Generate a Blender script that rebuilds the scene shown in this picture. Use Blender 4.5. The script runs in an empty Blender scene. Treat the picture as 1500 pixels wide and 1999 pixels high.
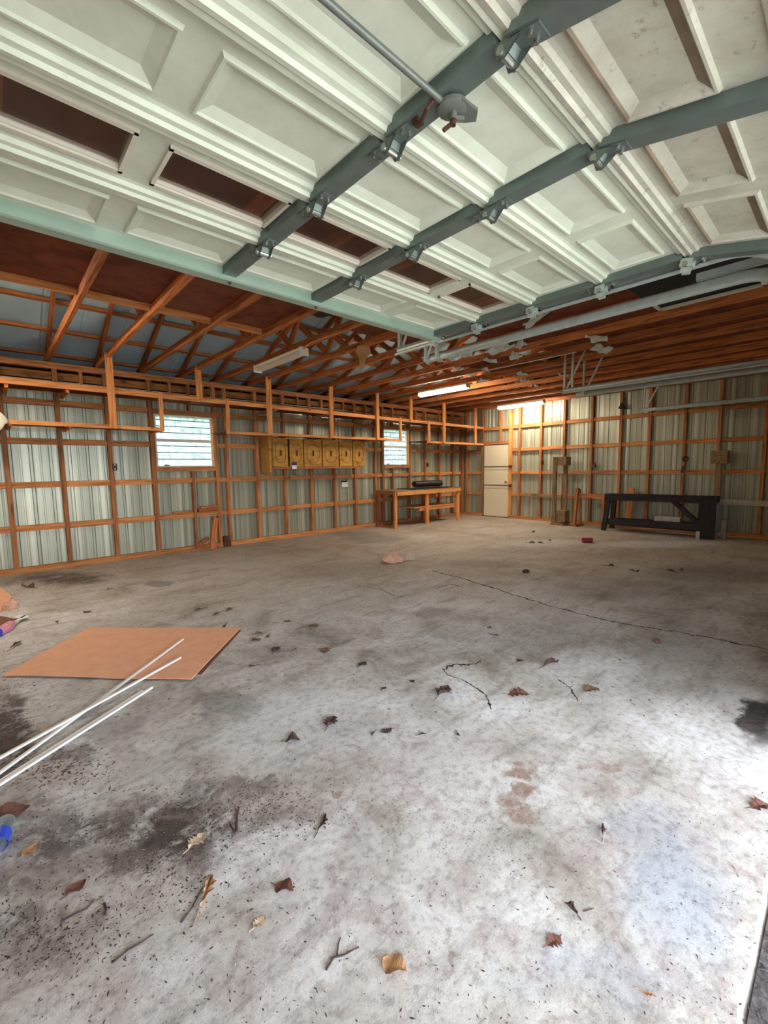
import bpy, bmesh, math, random
from mathutils import Vector, Matrix, noise
random.seed(7)
S = bpy.context.scene
COL = S.collection
PI = math.pi

# ------------------------------------------------------------------ camera
CAMZ, FPX, YAW, PITCH, ROLL = 1.42, 842.13, math.radians(42.412), math.radians(5.767), math.radians(0.8515)
_fw = Vector((math.sin(YAW)*math.cos(PITCH), math.cos(YAW)*math.cos(PITCH), -math.sin(PITCH)))
_r0 = Vector((math.cos(YAW), -math.sin(YAW), 0)); _d0 = _fw.cross(_r0)
_rt = math.cos(ROLL)*_r0 + math.sin(ROLL)*_d0
_dn = -math.sin(ROLL)*_r0 + math.cos(ROLL)*_d0
cd = bpy.data.cameras.new('camera'); cam = bpy.data.objects.new('camera', cd); COL.objects.link(cam)
cd.sensor_fit = 'VERTICAL'; cd.sensor_height = 32.0; cd.lens = 32.0*FPX/1999.0
cd.clip_start = 0.02; cd.clip_end = 300
cam.matrix_world = Matrix((( _rt.x, -_dn.x, -_fw.x, 0), (_rt.y, -_dn.y, -_fw.y, 0), (_rt.z, -_dn.z, -_fw.z, CAMZ), (0, 0, 0, 1)))
S.camera = cam
# ------------------------------------------------------------------ world / light
WORLD = 4.8
LAMP = 42.0
wd = bpy.data.worlds.new('overcast_sky'); S.world = wd; wd.use_nodes = True
bg = wd.node_tree.nodes['Background']; bg.inputs[0].default_value = (0.90, 0.98, 1.07, 1); bg.inputs[1].default_value = WORLD
S.view_settings.view_transform = 'Standard'; S.view_settings.look = 'None'
S.view_settings.gamma = 1.0; S.view_settings.use_curve_mapping = False
S.view_settings.exposure = 1.35
def portal(loc, rot, sx, sy):
    l = bpy.data.lights.new('daylight_portal', 'AREA'); l.shape = 'RECTANGLE'; l.size = sx; l.size_y = sy
    l.cycles.is_portal = True
    o = bpy.data.objects.new('daylight_portal', l); COL.objects.link(o); o.location = loc; o.rotation_euler = rot
portal((1.4, -0.02, 1.2), (-PI/2, 0, PI), 3.2, 2.5)          # -Z of the lamp points into the garage (+Y)
portal((2.6, 8.15, 1.95), (-PI/2, 0, 0), 0.95, 0.9)
portal((7.75, 8.15, 1.95), (-PI/2, 0, 0), 0.85, 0.9)

def floor_px(x, y, z=0.0):
    d = _rt*((x-750)/FPX) + _dn*((y-999.5)/FPX) + _fw
    t = (z-CAMZ)/d.z
    return Vector((d.x*t, d.y*t, z))

# ------------------------------------------------------------------ materials
def lin(c): return tuple(((v/255)/12.92 if v/255 <= .04045 else ((v/255+.055)/1.055)**2.4) for v in c)
MATS = {}
def nmat(name):
    m = bpy.data.materials.new(name); m.use_nodes = True; MATS[name] = m
    nt = m.node_tree; return m, nt, nt.nodes['Principled BSDF']
def N(nt, t, **kw):
    n = nt.nodes.new(t)
    for k, v in kw.items(): setattr(n, k, v)
    return n
def ramp(nt, stops):
    r = N(nt, 'ShaderNodeValToRGB'); e = r.color_ramp.elements
    while len(e) < len(stops): e.new(0.5)
    for i, (p, c) in enumerate(stops): e[i].position = p; e[i].color = (*c, 1)
    return r
def plain(name, c, rough=.6, metal=0.0, var=.12, scale=12.0, bump=.0, c2=None, spec=.5, coord='Object'):
    m, nt, b = nmat(name)
    tc = N(nt, 'ShaderNodeTexCoord'); no = N(nt, 'ShaderNodeTexNoise'); no.inputs['Scale'].default_value = scale; no.inputs['Detail'].default_value = 5
    nt.links.new(tc.outputs[coord], no.inputs['Vector'])
    c2 = c2 or tuple(v*(1-var) for v in c)
    r = ramp(nt, [(.32, c2), (.62, c)]); nt.links.new(no.outputs['Fac'], r.inputs['Fac']); nt.links.new(r.outputs['Color'], b.inputs['Base Color'])
    b.inputs['Roughness'].default_value = rough; b.inputs['Metallic'].default_value = metal; b.inputs['Specular IOR Level'].default_value = spec
    if bump:
        bp = N(nt, 'ShaderNodeBump'); bp.inputs['Strength'].default_value = bump; bp.inputs['Distance'].default_value = .01
        nt.links.new(no.outputs['Fac'], bp.inputs['Height']); nt.links.new(bp.outputs['Normal'], b.inputs['Normal'])
    return m
def wood(name, cd_, cl, rough=.7, vr=.35, grain=(1.1, 16, 16), knots=True):
    m, nt, b = nmat(name); L = nt.links.new
    tc = N(nt, 'ShaderNodeTexCoord'); oi = N(nt, 'ShaderNodeObjectInfo')
    ad = N(nt, 'ShaderNodeVectorMath', operation='ADD'); sc = N(nt, 'ShaderNodeVectorMath', operation='SCALE'); sc.inputs['Scale'].default_value = 37
    cmb = N(nt, 'ShaderNodeCombineXYZ')
    for i in range(3): L(oi.outputs['Random'], cmb.inputs[i])
    L(cmb.outputs[0], sc.inputs[0]); L(tc.outputs['Object'], ad.inputs[0]); L(sc.outputs[0], ad.inputs[1])
    mp = N(nt, 'ShaderNodeMapping'); mp.inputs['Scale'].default_value = grain; L(ad.outputs[0], mp.inputs['Vector'])
    n1 = N(nt, 'ShaderNodeTexNoise'); n1.inputs['Scale'].default_value = 2.5; n1.inputs['Detail'].default_value = 6; n1.inputs['Distortion'].default_value = .6; L(mp.outputs[0], n1.inputs['Vector'])
    r = ramp(nt, [(.3, cd_), (.55, cl), (.8, tuple(min(1, v*1.15) for v in cl))]); L(n1.outputs['Fac'], r.inputs['Fac'])
    hsv = N(nt, 'ShaderNodeHueSaturation'); mr = N(nt, 'ShaderNodeMapRange'); mr.inputs['To Min'].default_value = 1-vr; mr.inputs['To Max'].default_value = 1+vr*.55
    L(oi.outputs['Random'], mr.inputs['Value']); L(mr.outputs[0], hsv.inputs['Value']); L(r.outputs['Color'], hsv.inputs['Color'])
    out = hsv.outputs['Color']
    if knots:
        n2 = N(nt, 'ShaderNodeTexVoronoi'); n2.inputs['Scale'].default_value = 2.2; L(ad.outputs[0], n2.inputs['Vector'])
        kr = ramp(nt, [(.0, (.25, .2, .16)), (.05, (.45, .4, .35)), (.085, (1, 1, 1))]); L(n2.outputs['Distance'], kr.inputs['Fac'])
        mx = N(nt, 'ShaderNodeMix', data_type='RGBA', blend_type='MULTIPLY'); mx.inputs[0].default_value = .8
        L(out, mx.inputs[6]); L(kr.outputs['Color'], mx.inputs[7]); out = mx.outputs[2]
    L(out, b.inputs['Base Color']); b.inputs['Roughness'].default_value = rough; b.inputs['Specular IOR Level'].default_value = .3
    bp = N(nt, 'ShaderNodeBump'); bp.inputs['Strength'].default_value = .25; bp.inputs['Distance'].default_value = .004
    L(n1.outputs['Fac'], bp.inputs['Height']); L(bp.outputs['Normal'], b.inputs['Normal'])
    return m
W_STUD = wood('stud_wood', lin((122, 76, 44)), lin((184, 122, 76)))
W_RAFT = wood('truss_wood', lin((132, 72, 38)), lin((196, 120, 70)))
W_RACK = wood('rack_wood', lin((172, 104, 56)), lin((228, 154, 92)), vr=.15)
W_GIRT = wood('girt_wood', lin((150, 92, 50)), lin((206, 138, 82)), vr=.25)
W_BRIGHT = wood('bright_wood', lin((176, 112, 58)), lin((222, 156, 90)), vr=.12)
W_BOARD = wood('eave_board', lin((112, 70, 34)), lin((160, 108, 60)), vr=.15, grain=(2, 10, 10))
W_BROWN = wood('attic_panel', lin((86, 40, 24)), lin((120, 62, 38)), vr=.12, grain=(2, 2.4, 2), knots=False)
W_GREY = wood('weathered_wood', lin((98, 78, 54)), lin((150, 122, 88)), vr=.15)
W_DARK = wood('dark_stained_wood', lin((26, 22, 24)), lin((46, 40, 42)), vr=.1, knots=False)
W_CAB = wood('cabinet_wood', lin((146, 100, 40)), lin((192, 142, 66)), vr=.12, grain=(1.4, 7, 7), rough=.5)
W_CABD = wood('cabinet_routing', lin((104, 66, 24)), lin((136, 92, 40)), vr=.1, knots=False)
HARDB = plain('hardboard', lin((226, 170, 138)), .75, 0, .1, 9, .05)
HARDB_E = plain('hardboard_edge', lin((120, 76, 60)), .8)
PALEW = plain('pale_paint_wood', lin((176, 170, 158)), .7, 0, .25, 8)

def siding_mat():
    m, nt, b = nmat('siding_metal'); L = nt.links.new
    tc = N(nt, 'ShaderNodeTexCoord'); mp = N(nt, 'ShaderNodeMapping'); mp.inputs['Scale'].default_value = (7, 7, .10); L(tc.outputs['Object'], mp.inputs['Vector'])
    n = N(nt, 'ShaderNodeTexNoise'); n.inputs['Scale'].default_value = 1.6; n.inputs['Detail'].default_value = 4; L(mp.outputs[0], n.inputs['Vector'])
    r = ramp(nt, [(.3, lin((128, 130, 114))), (.5, lin((162, 165, 146))), (.68, lin((192, 194, 176)))]); L(n.outputs['Fac'], r.inputs['Fac'])
    L(r.outputs['Color'], b.inputs['Base Color']); b.inputs['Roughness'].default_value = .34; b.inputs['Metallic'].default_value = .25
    n2 = N(nt, 'ShaderNodeTexNoise'); n2.inputs['Scale'].default_value = 3; L(mp.outputs[0], n2.inputs['Vector'])
    bp = N(nt, 'ShaderNodeBump'); bp.inputs['Strength'].default_value = .3; bp.inputs['Distance'].default_value = .008; L(n2.outputs['Fac'], bp.inputs['Height']); L(bp.outputs['Normal'], b.inputs['Normal'])
    return m
SIDING = siding_mat()
ROOF = plain('roof_metal', lin((176, 206, 220)), .5, .0, .12, 3, .05)
DOORW = None
def door_white(name, dirt):
    m, nt, b = nmat(name); L = nt.links.new
    tc = N(nt, 'ShaderNodeTexCoord')
    n = N(nt, 'ShaderNodeTexNoise'); n.inputs['Scale'].default_value = 7; n.inputs['Detail'].default_value = 8; n.inputs['Roughness'].default_value = .7; L(tc.outputs['Object'], n.inputs['Vector'])
    base = ramp(nt, [(.3, lin((204, 210, 192) if dirt < .5 else (178, 174, 158))), (.7, lin((222, 228, 210) if dirt < .5 else (204, 204, 188)))]); L(n.outputs['Fac'], base.inputs['Fac'])
    n2 = N(nt, 'ShaderNodeTexNoise'); n2.inputs['Scale'].default_value = 26; n2.inputs['Detail'].default_value = 7; n2.inputs['Roughness'].default_value = .75; L(tc.outputs['Object'], n2.inputs['Vector'])
    msk = ramp(nt, [(.64-.06*dirt, (0, 0, 0)), (.74-.06*dirt, (1, 1, 1))]); L(n2.outputs['Fac'], msk.inputs['Fac'])
    mm = N(nt, 'ShaderNodeMath', operation='MULTIPLY'); mm.inputs[1].default_value = .25+.45*dirt; L(msk.outputs['Color'], mm.inputs[0])
    mx = N(nt, 'ShaderNodeMix', data_type='RGBA'); L(mm.outputs[0], mx.inputs[0]); L(base.outputs['Color'], mx.inputs[6]); mx.inputs[7].default_value = (*lin((110, 104, 92)), 1)
    L(mx.outputs[2], b.inputs['Base Color']); b.inputs['Roughness'].default_value = .42
    bp = N(nt, 'ShaderNodeBump'); bp.inputs['Strength'].default_value = .08; bp.inputs['Distance'].default_value = .01; L(n2.outputs['Fac'], bp.inputs['Height']); L(bp.outputs['Normal'], b.inputs['Normal'])
    return m
DOORW = door_white('door_white_paint', 0.0); DOORD = door_white('door_dirty_paint', 1.0)
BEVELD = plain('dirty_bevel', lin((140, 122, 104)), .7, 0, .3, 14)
GALV = plain('galvanised_steel', lin((186, 196, 192)), .36, .35, .15, 18)
STILE = plain('grey_stile_steel', lin((112, 124, 120)), .42, .35, .15, 14)
STRUT = plain('pale_green_strut', lin((176, 200, 184)), .35, .4, .08, 6)
GALVD = plain('dull_grey_steel', lin((122, 128, 122)), .4, .4, .15, 18)
STEELB = plain('bright_steel', lin((190, 192, 188)), .25, .95, .1, 30)
STEELD = plain('dark_steel', lin((84, 84, 80)), .4, .7, .2, 20)
RUSTD = plain('rusty_brown_steel', lin((92, 58, 44)), .7, .3, .3, 30)
WHITEP = plain('white_paint', lin((222, 216, 200)), .45, 0, .05, 5)
CREAM = plain('cream_door_paint', lin((222, 210, 184)), .5, 0, .05, 4)
WHITEC = plain('white_cloth', lin((226, 222, 204)), .9, 0, .12, 9, .3)
PVC = plain('white_pvc', lin((232, 230, 228)), .35, 0, .05, 5)
BLACK = plain('black_rubber', lin((26, 25, 25)), .5, 0, .3, 12, .1)
TAR = plain('black_tar_paper', lin((22, 20, 19)), .8, 0, .3, 5, .1)
PAPER = plain('white_paper', lin((230, 228, 222)), .8, 0, .04, 5)
NAVY = plain('dark_blue_print', lin((52, 48, 92)), .7, 0, .1, 20)
SCRAP = plain('insulation_paper', lin((206, 212, 206)), .8, 0, .25, 7)
KRAFT = plain('torn_kraft_paper', lin((170, 128, 84)), .85, 0, .25, 9)
REDC = plain('red_print', lin((150, 44, 50)), .5, 0, .2, 20)
STONE = plain('pinkish_stone', lin((212, 166, 142)), .85, 0, .3, 14, .5)
DIRT = plain('dirt_clump', lin((70, 54, 46)), .95, 0, .4, 30, .6)
def leafm(n, c, v=.35): return plain(n, lin(c), .7, 0, v, 40, .35)
LEAF_TAN = leafm('tan_leaf', (186, 142, 104)); LEAF_RED = leafm('red_brown_leaf', (112, 72, 62)); LEAF_DRK = leafm('dark_leaf', (74, 52, 52)); LEAF_PALE = leafm('pale_leaf', (206, 184, 160)); LEAF_BRN = leafm('brown_leaf', (118, 90, 66))
TWIG = plain('twig_bark', lin((70, 52, 56)), .85, 0, .3, 40)
FOLI = plain('green_foliage', lin((74, 104, 66)), .8, 0, .6, 3)
BARK = plain('tree_bark', lin((96, 82, 68)), .9, 0, .3, 9, .4)
GRASS = plain('grass_ground', lin((104, 122, 74)), .95, 0, .3, 3, .3)
DRIVE = plain('dark_gravel', lin((92, 86, 88)), .95, 0, .7, 45, .9, coord='Object')
DRIVEL = plain('pale_bounce_driveway', lin((196, 192, 184)), .9, 0, .15, 5, .2)  # for the unseen driveway, pale so that it bounces light indoors
def emis(name, c, s):
    m, nt, b = nmat(name); b.inputs['Base Color'].default_value = (*c, 1); b.inputs['Emission Color'].default_value = (*c, 1); b.inputs['Emission Strength'].default_value = s
    return m
TUBE = emis('lit_fluorescent_tube', (1.0, .87, .67), LAMP)
TUBE_OFF = plain('unlit_wrap_lens', lin((226, 220, 204)), .3, 0, .05, 4)
def glass(name, c, rough, mixn):
    m, nt, b = nmat(name); L = nt.links.new
    nt.nodes.remove(b); out = nt.nodes['Material Output']
    tr = N(nt, 'ShaderNodeBsdfTransparent'); tr.inputs[0].default_value = (*c, 1); gl = N(nt, 'ShaderNodeBsdfGlossy'); gl.inputs['Roughness'].default_value = rough
    tl = N(nt, 'ShaderNodeBsdfTranslucent'); tl.inputs[0].default_value = (.8, .9, .92, 1)
    tc = N(nt, 'ShaderNodeTexCoord'); no = N(nt, 'ShaderNodeTexNoise'); no.inputs['Scale'].default_value = 9; no.inputs['Detail'].default_value = 6; L(tc.outputs['Object'], no.inputs[0])
    mr = N(nt, 'ShaderNodeMapRange'); mr.inputs['From Min'].default_value = .35; mr.inputs['From Max'].default_value = .65; mr.inputs['To Min'].default_value = mixn*.4; mr.inputs['To Max'].default_value = mixn; L(no.outputs['Fac'], mr.inputs[0])
    m1 = N(nt, 'ShaderNodeMixShader'); L(mr.outputs[0], m1.inputs[0]); L(tr.outputs[0], m1.inputs[1]); L(tl.outputs[0], m1.inputs[2])
    m2 = N(nt, 'ShaderNodeMixShader'); m2.inputs[0].default_value = .06; L(m1.outputs[0], m2.inputs[1]); L(gl.outputs[0], m2.inputs[2]); L(m2.outputs[0], out.inputs[0])
    return m
PANE = glass('dusty_window_glass', (.95, .98, 1), .1, .5)
DPANE = glass('door_window_plastic', (.86, .80, .78), .25, .12)
BOTTLE = glass('clear_bottle_plastic', (.80, .86, .95), .08, .75)
BLUE = plain('blue_label', lin((40, 70, 190)), .4, 0, .1, 12)
PINK = plain('pink_wrapper', lin((226, 150, 170)), .5, 0, .25, 16)

# concrete --------------------------------------------------------
def concrete():
    m, nt, b = nmat('stained_concrete'); L = nt.links.new
    tc = N(nt, 'ShaderNodeTexCoord'); P = tc.outputs['Object']
    def noise_(sc, det=6, rough=.6, dist=0.0, src=None):
        n = N(nt, 'ShaderNodeTexNoise'); n.inputs['Scale'].default_value = sc; n.inputs['Detail'].default_value = det; n.inputs['Roughness'].default_value = rough; n.inputs['Distortion'].default_value = dist
        L(src or P, n.inputs['Vector']); return n
    def math_(op, a, c):
        n = N(nt, 'ShaderNodeMath', operation=op)
        for i, v in enumerate((a, c)):
            if isinstance(v, (int, float)): n.inputs[i].default_value = v
            else: L(v, n.inputs[i])
        return n.outputs[0]
    # distorted coordinate (x, y, 1)
    nd = noise_(2.4, 7, .68); sb = N(nt, 'ShaderNodeVectorMath', operation='SUBTRACT'); L(nd.outputs['Color'], sb.inputs[0]); sb.inputs[1].default_value = (.5, .5, .5)
    scn = N(nt, 'ShaderNodeVectorMath', operation='SCALE'); L(sb.outputs[0], scn.inputs[0]); scn.inputs['Scale'].default_value = .55
    ad = N(nt, 'ShaderNodeVectorMath', operation='ADD'); L(P, ad.inputs[0]); L(scn.outputs[0], ad.inputs[1])
    mlt = N(nt, 'ShaderNodeVectorMath', operation='MULTIPLY'); L(ad.outputs[0], mlt.inputs[0]); mlt.inputs[1].default_value = (1, 1, 0)
    ad2 = N(nt, 'ShaderNodeVectorMath', operation='ADD'); L(mlt.outputs[0], ad2.inputs[0]); ad2.inputs[1].default_value = (0, 0, 1)
    PP = ad2.outputs[0]
    def blob(px, py, hw, hh, soft=.6, k=1.0):
        c = floor_px(px, py); u = floor_px(px+hw, py)-c; v = floor_px(px, py+hh)-c
        det = u.x*v.y-u.y*v.x
        A = (v.y/det, -v.x/det); B = (-u.y/det, u.x/det)
        comb = N(nt, 'ShaderNodeCombineXYZ')
        for i, q in enumerate((A, B)):
            dt = N(nt, 'ShaderNodeVectorMath', operation='DOT_PRODUCT'); L(PP, dt.inputs[0]); dt.inputs[1].default_value = (q[0], q[1], -(q[0]*c.x+q[1]*c.y)); L(dt.outputs['Value'], comb.inputs[i])
        ln = N(nt, 'ShaderNodeVectorMath', operation='LENGTH'); L(comb.outputs[0], ln.inputs[0])
        mr = N(nt, 'ShaderNodeMapRange', interpolation_type='SMOOTHSTEP'); mr.inputs['From Min'].default_value = 1+soft*.5; mr.inputs['From Max'].default_value = 1-soft; mr.inputs['To Max'].default_value = k; L(ln.outputs['Value'], mr.inputs[0])
        return mr.outputs[0]
    def group(lst):
        o = None
        for a in lst:
            q = blob(*a); o = q if o is None else math_('MAXIMUM', o, q)
        return o
    big = noise_(.55, 5, .55, .4); mid = noise_(2.2, 8, .62, .7); fine = noise_(26, 6, .7); vfine = noise_(120, 4, .7)
    base = ramp(nt, [(.36, lin((136, 130, 124))), (.45, lin((178, 175, 172))), (.53, lin((198, 197, 198))), (.63, lin((214, 215, 220)))])
    f = math_('ADD', math_('MULTIPLY', big.outputs['Fac'], .45), math_('MULTIPLY', mid.outputs['Fac'], .55)); L(f, base.inputs['Fac'])
    def mixc(fac, c1, c2, mode='MIX'):
        mx = N(nt, 'ShaderNodeMix', data_type='RGBA', blend_type=mode)
        if isinstance(fac, (int, float)): mx.inputs[0].default_value = fac
        else: L(fac, mx.inputs[0])
        for i, c in ((6, c1), (7, c2)):
            if isinstance(c, tuple): mx.inputs[i].default_value = (*c, 1)
            else: L(c, mx.inputs[i])
        return mx.outputs[2]
    col = base.outputs['Color']
    # browner towards the back of the slab
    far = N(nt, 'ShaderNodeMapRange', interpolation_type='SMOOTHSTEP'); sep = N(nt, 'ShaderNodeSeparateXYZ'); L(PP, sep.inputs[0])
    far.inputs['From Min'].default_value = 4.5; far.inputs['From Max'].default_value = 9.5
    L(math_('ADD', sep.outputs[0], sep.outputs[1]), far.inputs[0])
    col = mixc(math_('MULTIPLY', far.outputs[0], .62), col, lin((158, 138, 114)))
    # grey wet marks, with shade on the far right floor painted in
    wet = group([(440, 1362, 62, 32, .25, .85), (205, 1425, 60, 45, .5, .6), (400, 1395, 22, 14, .3, .7), (480, 1385, 30, 14, .3, .6), (305, 1140, 36, 8, .2, .9), (725, 1052, 70, 10, .5, .7), (690, 1042, 60, 6, .5, .7),
                 (1040, 1240, 260, 60, .8, .5), (850, 1195, 40, 12, .4, .7), (845, 1245, 30, 10, .4, .6), (1290, 1150, 210, 26, .7, .6), (1390, 1120, 150, 26, .6, .7), (1330, 1260, 240, 60, .8, .55), (1250, 1340, 170, 45, .8, .5),
                 (640, 1110, 140, 18, .8, .4), (430, 1290, 30, 10, .4, .5), (700, 1620, 60, 40, .8, .35), (1240, 1620, 120, 80, .9, .25), (930, 1100, 90, 9, .6, .6), (1010, 1075, 110, 8, .7, .5)])
    col = mixc(math_('MULTIPLY', wet, .72), col, lin((112, 109, 106)))
    # tyre-dark streaks
    mpn = N(nt, 'ShaderNodeMapping'); mpn.inputs['Rotation'].default_value = (0, 0, math.radians(-20)); mpn.inputs['Scale'].default_value = (1.2, 6, 1); L(P, mpn.inputs['Vector'])
    st = noise_(1.3, 6, .6, .5, mpn.outputs[0]); sr = ramp(nt, [(.54, (0, 0, 0)), (.68, (1, 1, 1))]); L(st.outputs['Fac'], sr.inputs['Fac'])
    col = mixc(math_('MULTIPLY', sr.outputs['Color'], .45), col, lin((112, 104, 98)))
    # oil pool by the jamb
    oil = group([(1475, 1398, 60, 34, .35, 1.0), (1500, 1425, 60, 40, .5, .9)])
    col = mixc(oil, col, lin((44, 42, 42)))
    # black soil and leaf mould
    dirt = group([(330, 1650, 110, 90, .6, 1), (230, 1600, 200, 36, .6, .85), (80, 1835, 150, 45, .7, .8), (15, 1430, 60, 110, .5, 1), (440, 1560, 110, 55, .7, .8), (530, 1590, 90, 35, .7, .7), (120, 1128, 110, 14, .6, .9), (150, 1690, 160, 60, .8, .7), (30, 1590, 60, 25, .7, .7), (20, 1740, 90, 60, .8, .7), (360, 1590, 160, 40, .6, 1), (90, 1640, 100, 40, .6, .9), (250, 1690, 130, 50, .6, .9), (60, 1880, 120, 30, .6, .6), (150, 1480, 50, 20, .5, .7), (480, 1540, 60, 30, .5, .8)])
    dn = ramp(nt, [(.36, (0, 0, 0)), (.50, (1, 1, 1))]); dnn = noise_(7, 8, .72, .4); L(dnn.outputs['Fac'], dn.inputs['Fac'])
    col = mixc(math_('MULTIPLY', math_('MULTIPLY', dirt, dn.outputs['Color']), .92), col, lin((62, 50, 48)))
    # pale tan scale around it
    tan = group([(560, 1560, 160, 70, .8, .6), (750, 1500, 260, 60, .8, .5), (260, 1760, 300, 110, .9, .5), (150, 1930, 220, 80, .9, .5), (900, 1450, 160, 60, .8, .4), (480, 1500, 120, 40, .8, .4)])
    col = mixc(math_('MULTIPLY', tan, math_('MULTIPLY', mid.outputs['Fac'], .95)), col, lin((182, 166, 164)))
    # rust and tannin
    rust = group([(985, 1505, 32, 18, .4, .9), (1010, 1550, 28, 26, .4, .9), (1030, 1590, 26, 20, .4, .8), (1165, 1490, 45, 14, .5, .7), (625, 1560, 16, 10, .4, .8), (930, 1655, 30, 10, .5, .6), (890, 1860, 20, 18, .5, .5), (685, 1458, 10, 8, .4, .8), (1130, 1480, 40, 10, .6, .6), (840, 1375, 60, 10, .6, .4)])
    col = mixc(math_('MULTIPLY', rust, math_('ADD', .25, math_('MULTIPLY', dn.outputs['Color'], .6))), col, lin((128, 96, 78)))
    # whitish patches on the concrete
    whitish = group([(600, 1385, 170, 55, .8, .6), (1440, 1480, 120, 60, .6, .3), (720, 1370, 120, 30, .7, .5), (900, 1365, 40, 20, .5, .6), (700, 1440, 260, 60, .9, .3), (1290, 1062, 120, 9, .6, .8), (1060, 1060, 90, 8, .6, .5)])
    col = mixc(math_('MULTIPLY', whitish, .75), col, lin((212, 216, 224)))
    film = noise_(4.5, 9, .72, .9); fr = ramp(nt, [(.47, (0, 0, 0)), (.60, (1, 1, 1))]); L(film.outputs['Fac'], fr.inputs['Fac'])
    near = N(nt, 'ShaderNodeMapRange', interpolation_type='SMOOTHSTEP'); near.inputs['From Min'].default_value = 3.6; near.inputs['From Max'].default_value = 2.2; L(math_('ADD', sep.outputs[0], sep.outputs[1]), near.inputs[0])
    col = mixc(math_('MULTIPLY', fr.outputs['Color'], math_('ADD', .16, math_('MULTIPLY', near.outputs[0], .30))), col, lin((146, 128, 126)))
    spk = noise_(70, 5, .8); sk = ramp(nt, [(.62, (0, 0, 0)), (.68, (1, 1, 1))]); L(spk.outputs['Fac'], sk.inputs['Fac'])
    col = mixc(math_('MULTIPLY', sk.outputs['Color'], .55), col, lin((96, 82, 80)))
    spk2 = noise_(55, 4, .8, 0, PP); sk2 = ramp(nt, [(.66, (0, 0, 0)), (.72, (1, 1, 1))]); L(spk2.outputs['Fac'], sk2.inputs['Fac'])
    col = mixc(math_('MULTIPLY', sk2.outputs['Color'], .6), col, lin((232, 232, 236)))
    edge_dim = group([(1330, 1720, 110, 150, .7, .9), (1250, 1620, 110, 60, .8, .6), (1180, 1900, 200, 60, .8, .5)])  # bluish patches by the slab edge, darkened to hold down its strong light
    col = mixc(math_('MULTIPLY', edge_dim, .75), col, lin((148, 156, 172)))
    # fine grit
    gr = ramp(nt, [(.36, (.62, .59, .58)), (.5, (1, 1, 1)), (.72, (1.12, 1.12, 1.12))]); L(fine.outputs['Fac'], gr.inputs['Fac']); col = mixc(.8, col, gr.outputs['Color'], 'MULTIPLY')
    gr2 = ramp(nt, [(.3, (.68, .66, .65)), (.5, (1, 1, 1))]); L(vfine.outputs['Fac'], gr2.inputs['Fac']); col = mixc(.55, col, gr2.outputs['Color'], 'MULTIPLY')
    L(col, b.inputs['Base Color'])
    rr = N(nt, 'ShaderNodeMapRange'); rr.inputs['To Min'].default_value = .62; rr.inputs['To Max'].default_value = .85; L(mid.outputs['Fac'], rr.inputs[0]); L(rr.outputs[0], b.inputs['Roughness'])
    b.inputs['Specular IOR Level'].default_value = .35
    h = math_('ADD', math_('MULTIPLY', fine.outputs['Fac'], .4), math_('ADD', math_('MULTIPLY', vfine.outputs['Fac'], .2), math_('MULTIPLY', dirt, math_('MULTIPLY', dnn.outputs['Fac'], 1.2))))
    bp = N(nt, 'ShaderNodeBump'); bp.inputs['Strength'].default_value = .45; bp.inputs['Distance'].default_value = .012; L(h, bp.inputs['Height']); L(bp.outputs['Normal'], b.inputs['Normal'])
    return m
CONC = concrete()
CRACK = plain('dark_crack_fill', lin((58, 46, 42)), .95, 0, .4, 40)

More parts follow.
